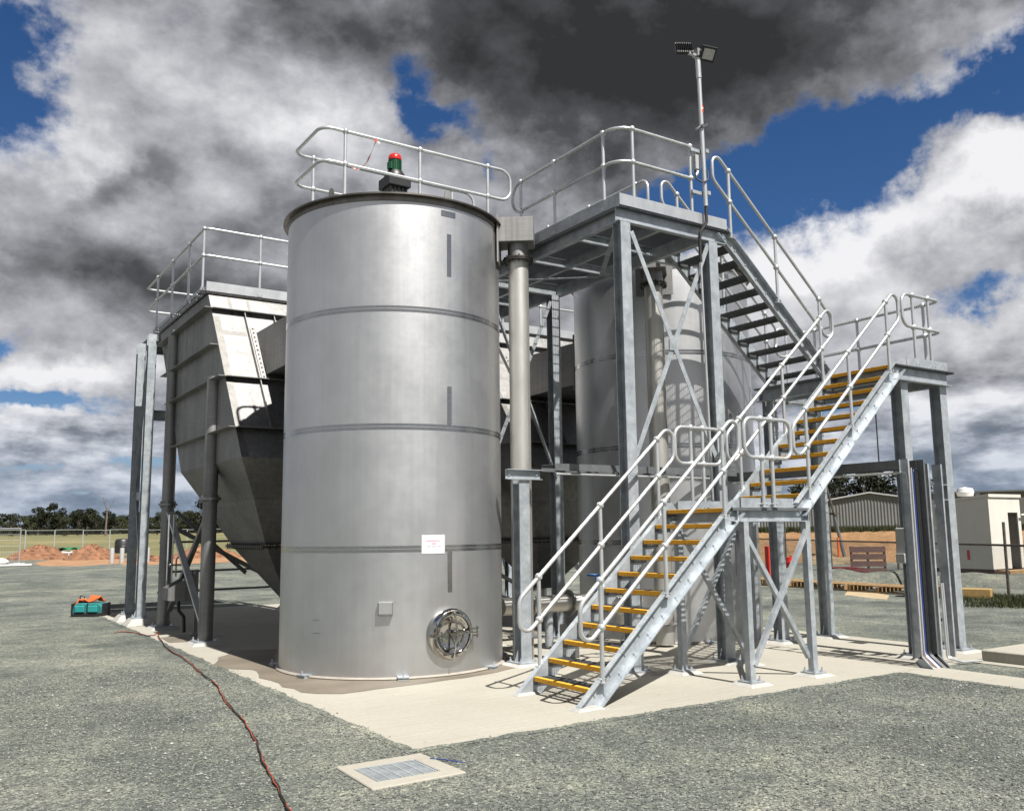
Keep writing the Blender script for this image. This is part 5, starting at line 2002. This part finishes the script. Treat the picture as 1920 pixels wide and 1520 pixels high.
MB().bx(X, X+W, Y+D+.002, Y+D+wt_, z0, H1).build('back_wall', M['cabin'], t, smooth=0)
mb = MB()
mb.add([(X-.04, Y-.05, H0+.002), (X+W+.04, Y-.05, H0+.002), (X+W+.04, Y+D+.1, H1+.002), (X-.04, Y+D+.1, H1+.002), (X-.04, Y-.05, H0+.11), (X+W+.04, Y-.05, H0+.11), (X+W+.04, Y+D+.1, H1+.07), (X-.04, Y+D+.1, H1+.07)],
       [(0, 3, 2, 1), (4, 5, 6, 7), (0, 1, 5, 4), (1, 2, 6, 5), (2, 3, 7, 6), (3, 0, 4, 7)])
rf = mb.build('roof', M['cabin'], t, smooth=0)
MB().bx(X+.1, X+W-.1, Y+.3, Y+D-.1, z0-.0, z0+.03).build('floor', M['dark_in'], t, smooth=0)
mb = MB()
mb.lathe([(0.10, 0), (.10, .12), (.26, .14), (.30, .28), (.26, .42), (.0, .48)], (X+.7, Y+1.2, 2.56), 20)
mb.build('roof_vent', M['white_pl'], rf, smooth=30)
MB().bx(X+.05, X+.2, Y+.0, Y+D, -.02, z0-.002).build('skid', M['darktimber'], t, smooth=0)
MB().bx(X+W-.2, X+W-.05, Y+.0, Y+D, -.02, z0-.002).build('skid', M['darktimber'], t, smooth=0)
MB().bx(X+.1, X+W, Y-.5, Y-.03, -.02, .10).build('door_step', M['timber'], t, smooth=0)
MB().tube([(X+dx1+.04, Y-.10, 2.0), (X+dx1+.25, Y-.12, 2.02)], .03, 6).build('lamp_arm', M['white_pl'], t)
mb = MB()
mb.box((X-.012, Y+.85, .62), (.02, .09, .34))
tag(mb.build('ribbon_strip', M['red'], at=(X, Y+.85, .6), smooth=0), 'small red strip hanging on the side of the white cabin', 'strip')

# ---- chain-link fence
P0, P1 = Vector((17.2, 6.0, 0)), Vector((21.0, 11.3, 0))
dv = (P1-P0).normalized()
t = thing('wire_fence', 'rusty post and rail chain-link fence crossing the yard on the right', 'fence', (24.8, 16.6, 0))
L0, step = (P1-P0).length, 6.52
for i in range(-1, 5):
    q = P1+dv*step*i
    MB().tube([(q.x, q.y, -.05), (q.x+.03, q.y, 1.72)], .034, 8).build('fence_post', M['steelpost'], t)
a_, b_ = P1-dv*step*1.0, P1+dv*step*4
MB().tube([(a_.x, a_.y, 1.20), (P1.x, P1.y, 1.19), (b_.x, b_.y, 1.10)], .026, 8).build('top_rail', M['steelpost'], t)
mb = MB()
Lf = (b_-a_).length
hh = 1.15
k = 0
s_ = -hh
while s_ < Lf:
    for sg in (1, -1):
        q0, q1 = (s_, s_+hh) if sg > 0 else (s_+hh, s_)
        z0_, z1_ = .03, .03+hh
        A_ = a_+dv*max(0, min(Lf, q0))
        B_ = a_+dv*max(0, min(Lf, q1))
        if abs(q0-q1) > .01 and 0 <= s_ <= Lf-hh:
            mb.tube([(A_.x, A_.y, z0_), (B_.x, B_.y, z1_)], .0022, 3, cap=False)
    s_ += .075
o = mb.build('chain_mesh', M['galv_dull'], t, smooth=0)
o['kind'] = 'stuff'


# ---- timber, pallets and boxes
def pallet(name, label, cx, cy, cz, rz, L_, W_, H_, mat, boards=7, group=None, tilt=0.0):
    t = thing(name, label, 'pallet', (cx, cy, cz), group)
    for i in range(boards):
        y = -W_/2+W_*(i+.5)/boards
        MB().box((cx, cy+y, cz+H_-.012), (L_, W_/boards*.78, .022)).build('deck_board', M[mat], t, smooth=0)
    for x in (-L_/2+.05, 0, L_/2-.05):
        MB().box((cx+x, cy, cz+H_/2-.012), (.08, W_, H_-.05)).build('bearer', M[mat], t, smooth=0)
    for y in (-W_/2+.05, W_/2-.05):
        MB().box((cx, cy+y, cz+.012), (L_, .09, .022)).build('bottom_board', M[mat], t, smooth=0)
    t.rotation_euler = (tilt, 0, rz)
    return t


names = ['raw timber pallet nearest the cardboard box in the row behind the platform', 'second raw timber pallet from the cardboard box in the row', 'third raw timber pallet from the cardboard box in the row', 'farthest raw timber pallet of the row behind the stairs']
for i in range(4):
    pallet('timber_pallet', names[i], 20.75+.16*i, 14.2+1.95*i, 0, rad(86), 1.86, .9, .17, 'timber', 6, 'row of timber pallets')
for i, lb in enumerate(('bottom dark red pallet of the low stack beyond the fence', 'upper dark red pallet of the low stack beyond the fence')):
    pallet('stained_pallet', lb, 27.2, 20.3, .13*i, rad(60), 1.2, 1.0, .125, 'pinkred' if i == 0 else 'pinkred', 6, 'dark red pallets beyond the fence')
pallet('stained_pallet', 'dark stained pallet propped on its edge behind the low stack', 28.4, 20.2, .45, rad(-50), 1.2, 1.0, .13, 'darktimber', 4, 'dark red pallets beyond the fence', rad(80))
t = thing('cardboard_box', 'open brown cardboard box at the end of the timber pallets', 'box', (19.95, 12.95, 0))
MB().box((19.95, 12.95, .20), (.5, .42, .40), Matrix.Rotation(rad(25), 3, 'Z')).build('carton', M['cardboard'], t, smooth=0)
MB().box((19.88, 12.80, .44), (.5, .18, .01), Matrix.Rotation(rad(25), 3, 'Z') @ Matrix.Rotation(rad(30), 3, 'X')).build('flap', M['cardboard'], t, smooth=0)
o = MB().box((20.3, 11.75, .11), (.35, .8, .22), Matrix.Rotation(rad(20), 3, 'Z')).build('timber_offcut', M['pine'], at=(20.3, 11.75, 0), smooth=0, bevel=.01)
tag(o, 'yellow pine block lying beside the right column', 'timber')
o = MB().box((20.05, 12.35, .13), (.28, .5, .26), Matrix.Rotation(rad(10), 3, 'Z')).build('cardboard_box', M['cardboard'], at=(20.05, 12.35, 0), smooth=0, bevel=.01)
tag(o, 'small closed carton right of the open cardboard box', 'box')
for i, (r, az_, rz, lb) in enumerate(((42.5, 52.6, 20, 'pale planks lying at the foot of the clay bank, left end'), (42.8, 53.5, -15, 'pale planks lying at the foot of the clay bank, right end'))):
    x, y = polar(r, az_)
    t = thing('plank_pile', lb, 'timber', (x, y, 0))
    for j in range(4):
        MB().box((x+.1*j, y+.25*j, .06+.07*j), (2.6, .22, .06), Matrix.Rotation(rad(rz+12*j-40), 3, 'Z')).build('plank', M['sand'], t, smooth=0)
# steel prop
x, y = polar(47, 52.85)
t = thing('steel_prop', 'tall leaning steel prop in front of the clay bank', 'prop', (x, y, 0))
MB().tube([(x+.35, y-.25, 0), (x, y, 2.3)], .085, 10).build('outer_tube', M['galv_dull'], t)
MB().tube([(x, y, 2.3), (x-.35, y+.25, 4.4)], .055, 10).build('inner_tube', M['steelpost'], t)
MB().box((x, y, 2.3), (.30, .30, .10)).build('collar', M['steelpost'], t, smooth=0)
MB().box((x+.36, y-.26, .03), (.4, .4, .06)).build('foot_plate', M['steelpost'], t, smooth=0)
x, y = polar(46, 53.0)
t = thing('marker_post', 'orange marker post standing before the clay bank', 'post', (x, y, 0))
MB().tube([(x, y, 0), (x, y, 1.15)], .06, 8).build('stake', M['orange'], t)
MB().box((x, y, .02), (.3, .3, .05)).build('foot', M['black'], t, smooth=0)
x, y = polar(30, 48.9)
t = thing('barrier_board', 'red barrier board standing upright beyond the stair legs', 'barrier', (x, y, 0))
MB().box((x, y, .55), (.06, .16, 1.05)).build('board', M['red'], t, smooth=0, bevel=.01)
MB().box((x, y, .02), (.5, .4, .05)).build('foot', M['black'], t, smooth=0)
x, y = polar(40, 50.2)
t = thing('fuel_drum', 'red plastic drum seen between the landing braces', 'drum', (x, y, 0))
MB().lathe([(0, .0), (.16, 0), (.17, .2), (.175, .21), (.17, .22), (.16, .42), (0, .44)], (x, y, 0), 20).build('drum_shell', M['red'], t, smooth=40)
MB().lathe([(.04, .44), (.04, .48), (0, .48)], (x+.06, y, 0), 10).build('cap', M['black'], t, smooth=40)

# hanging cable under the turning platform
o = MB().tube([(10.13, 6.95, 2.44), (10.13, 6.95, 3.30)], .008, 6).build('hanging_cable', M['rubber'], at=(10.13, 6.95, 2.44))
tag(o, 'thin black cable hanging from the middle stair to the cable ladder', 'cable')

# ---- left background: earth heaps, fence panels, posts
def heap(az_, r, wx, wy, h, seed, label):
    rw_ = random.Random(seed)
    x, y = polar(r, az_)
    v, f = [(x, y, h)], []
    N, R_ = 40, 12
    for j in range(1, R_+1):
        q = j/R_
        for k in range(N):
            a = 2*math.pi*k/N
            e = 1+.12*math.sin(3*a+seed)+.07*math.sin(7*a)
            z = h*(1-q**1.5)+rw_.uniform(-.13, .13)*h*(1-q*.7)
            v.append((x+wx*q*e*math.cos(a)+rw_.uniform(-.1, .1), y+wy*q*e*math.sin(a)+rw_.uniform(-.1, .1), max(-.06, z-.04*(j == R_))))
    for k in range(N):
        f.append((0, 1+k, 1+(k+1) % N))
    for j in range(R_-1):
        for k in range(N):
            f.append((1+j*N+k, 1+(j+1)*N+k, 1+(j+1)*N+(k+1) % N, 1+j*N+(k+1) % N))
    o_ = MB().add(v, f).build('earth_heap', M['clay'], at=(x, y, 0), smooth=0)
    return tag(o_, label, 'earth heap', 'heaps of red clay')


heap(5.75, 76, 2.4, 2.2, 1.0, 1, 'grey-topped red clay heap at the left behind the fence panel')
heap(8.35, 72, 2.0, 2.0, 1.0, 2, 'bright red clay heap right of the green sheet')
heap(14.5, 70, 2.6, 2.2, .9, 3, 'low red clay heap seen under the left clarifier')
heap(11.6, 64, 1.5, 1.2, .35, 4, 'small spread of red clay beside the white posts')
x, y = polar(76, 7.15)
t = thing('pipe_bundle', 'bundle of white pipes under a green sheet between the clay heaps', 'pipes', (x, y, 0))
for i in range(6):
    MB().tube([(x-1.1, y+.2*(i % 3), .25+.2*(i//3)), (x+1.2, y+.2*(i % 3)+.1, .25+.2*(i//3))], .10, 8).build('white_pipe', M['white_pl'], t)
v, f = [], []
for j in range(5):
    for i in range(13):
        v.append((x-.6+1.7*i/12, y-.15+.8*j/4, .72+.10*math.sin(i*1.1+j)+.04*rw.random()))
for j in range(4):
    for i in range(12):
        f.append((j*13+i, j*13+i+1, j*13+i+14, j*13+i+13))
MB().add(v, f).build('green_sheet', plain('green_sheet_plastic', (.01, .22, .10), .5, 3, .2), t, smooth=60)
x, y = polar(80, 10.0)
t = thing('stock_trough', 'black round-shouldered plastic tank beyond the clay heaps', 'plastic tank', (x, y, 0))
MB().lathe([(0, 0), (.62, 0), (.62, .95), (.5, 1.12), (0, 1.2)], (x, y, .25), 24).build('tank_shell', M['black'], t, smooth=40)
MB().lathe([(.625, .55), (.64, .57), (.625, .6)], (x, y, .25), 24).build('rib', M['black'], t, smooth=40)
for i, (az_, lb) in enumerate(((9.45, 'white pipe post left of the galvanised columns'), (9.98, 'white pipe post close behind the left column'), (11.35, 'white pipe post showing right of the left columns'))):
    x, y = polar(61, az_)
    o = MB().lathe([(0, 0), (.13, 0), (.13, .86), (.12, .9), (0, .92)], (x, y, 0), 14).build('pipe_post', M['grey_box'], at=(x, y, 0), smooth=40)
    tag(o, lb, 'post', 'white pipe posts')


def panel(c0, c1, h, label):
    t = thing('fence_panel', label, 'fence panel', c0, 'temporary fence panels')
    a_, b_ = Vector(c0), Vector(c1)
    up_ = Vector((0, 0, h))
    MB().tube([a_, a_+up_], .028, 6).build('frame_post', M['galv_tube'], t)
    MB().tube([b_, b_+up_], .028, 6).build('frame_post', M['galv_tube'], t)
    MB().tube([a_+up_, b_+up_], .028, 6).build('frame_rail', M['galv_tube'], t)
    MB().tube([a_+Vector((0, 0, .12)), b_+Vector((0, 0, .12))], .028, 6).build('frame_rail', M['galv_tube'], t)
    mb = MB()
    n_ = 26
    for i in range(1, n_):
        q = a_.lerp(b_, i/n_)
        mb.tube([q+Vector((0, 0, .12)), q+up_], .004, 3, cap=False)
    for i in range(1, 6):
        z = Vector((0, 0, .12+(h-.12)*i/6))
        mb.tube([a_+z, b_+z], .004, 3, cap=False)
    o_ = mb.build('wire_infill', M['galv_dull'], t, smooth=0)
    o_['kind'] = 'stuff'
    MB().box(a_+Vector((0, 0, .06)), (.6, .22, .12)).build('weighted_foot', M['white_pl'], t, smooth=0)


panel((*polar(61, 4.75), 0), (*polar(61, 2.2), 0), 2.15, 'near temporary fence panel at the left edge')
seq = [3.0, 5.0, 6.45, 7.9, 9.3, 10.7, 12.1, 13.5, 14.9, 16.3]
lbl = ['first', 'second', 'third', 'fourth', 'fifth', 'sixth', 'seventh', 'eighth', 'ninth']
for i in range(9):
    r1, r2 = 88+2*i, 90+2*i
    panel((*polar(r1, seq[i]), 0.1), (*polar(r2, seq[i+1]-.02), 0.1), 2.15-.05*(i % 2), lbl[i]+' temporary fence panel from the left behind the clay heaps')
x, y = polar(60, 3.75)
o = MB().sph((x, y, .22), .42, 14, 8, (1.3, .8, .6)).build('white_sack', M['white_pl'], at=(x, y, 0))
tag(o, 'slumped white sack on the gravel at the left edge', 'sack')
x, y = polar(59, 4.6)
o = MB().tube([(x-.8, y, .06), (x+.8, y+.1, .06)], .06, 8).build('white_pipe_offcut', M['white_pl'], at=(x, y, 0))
tag(o, 'short white pipe lying beside the white sack', 'pipe')

# ================================================================== one darker tone for every surface: the picture is exposed up
KEY = {'galvanised_steel': 0.72, 'galvanised_tube': 0.76, 'yellow_nosing': 0.875, 'concrete': 0.77, 'satin_stainless': 0.84, 'white_grout': 0.72, 'pickled_stainless_pipe': 0.831, 'mill_stainless': 0.86, 'crushed_rock': 0.72, 'loose_stone': 0.74, 'damp_concrete': 0.787, 'white_paper': 0.63, 'zinc_roof': 0.875, 'white_cabin_panel': 0.875}
for m_ in bpy.data.materials:
    if not m_.use_nodes or 'Principled BSDF' not in m_.node_tree.nodes:
        continue
    nt = m_.node_tree
    sk = nt.nodes['Principled BSDF'].inputs['Base Color']
    if sk.links:
        src = sk.links[0].from_socket
        nt.links.new(mixc(nt, 1.0, src, (KEY.get(m_.name, 0.70),)*3, 'MULTIPLY'), sk)
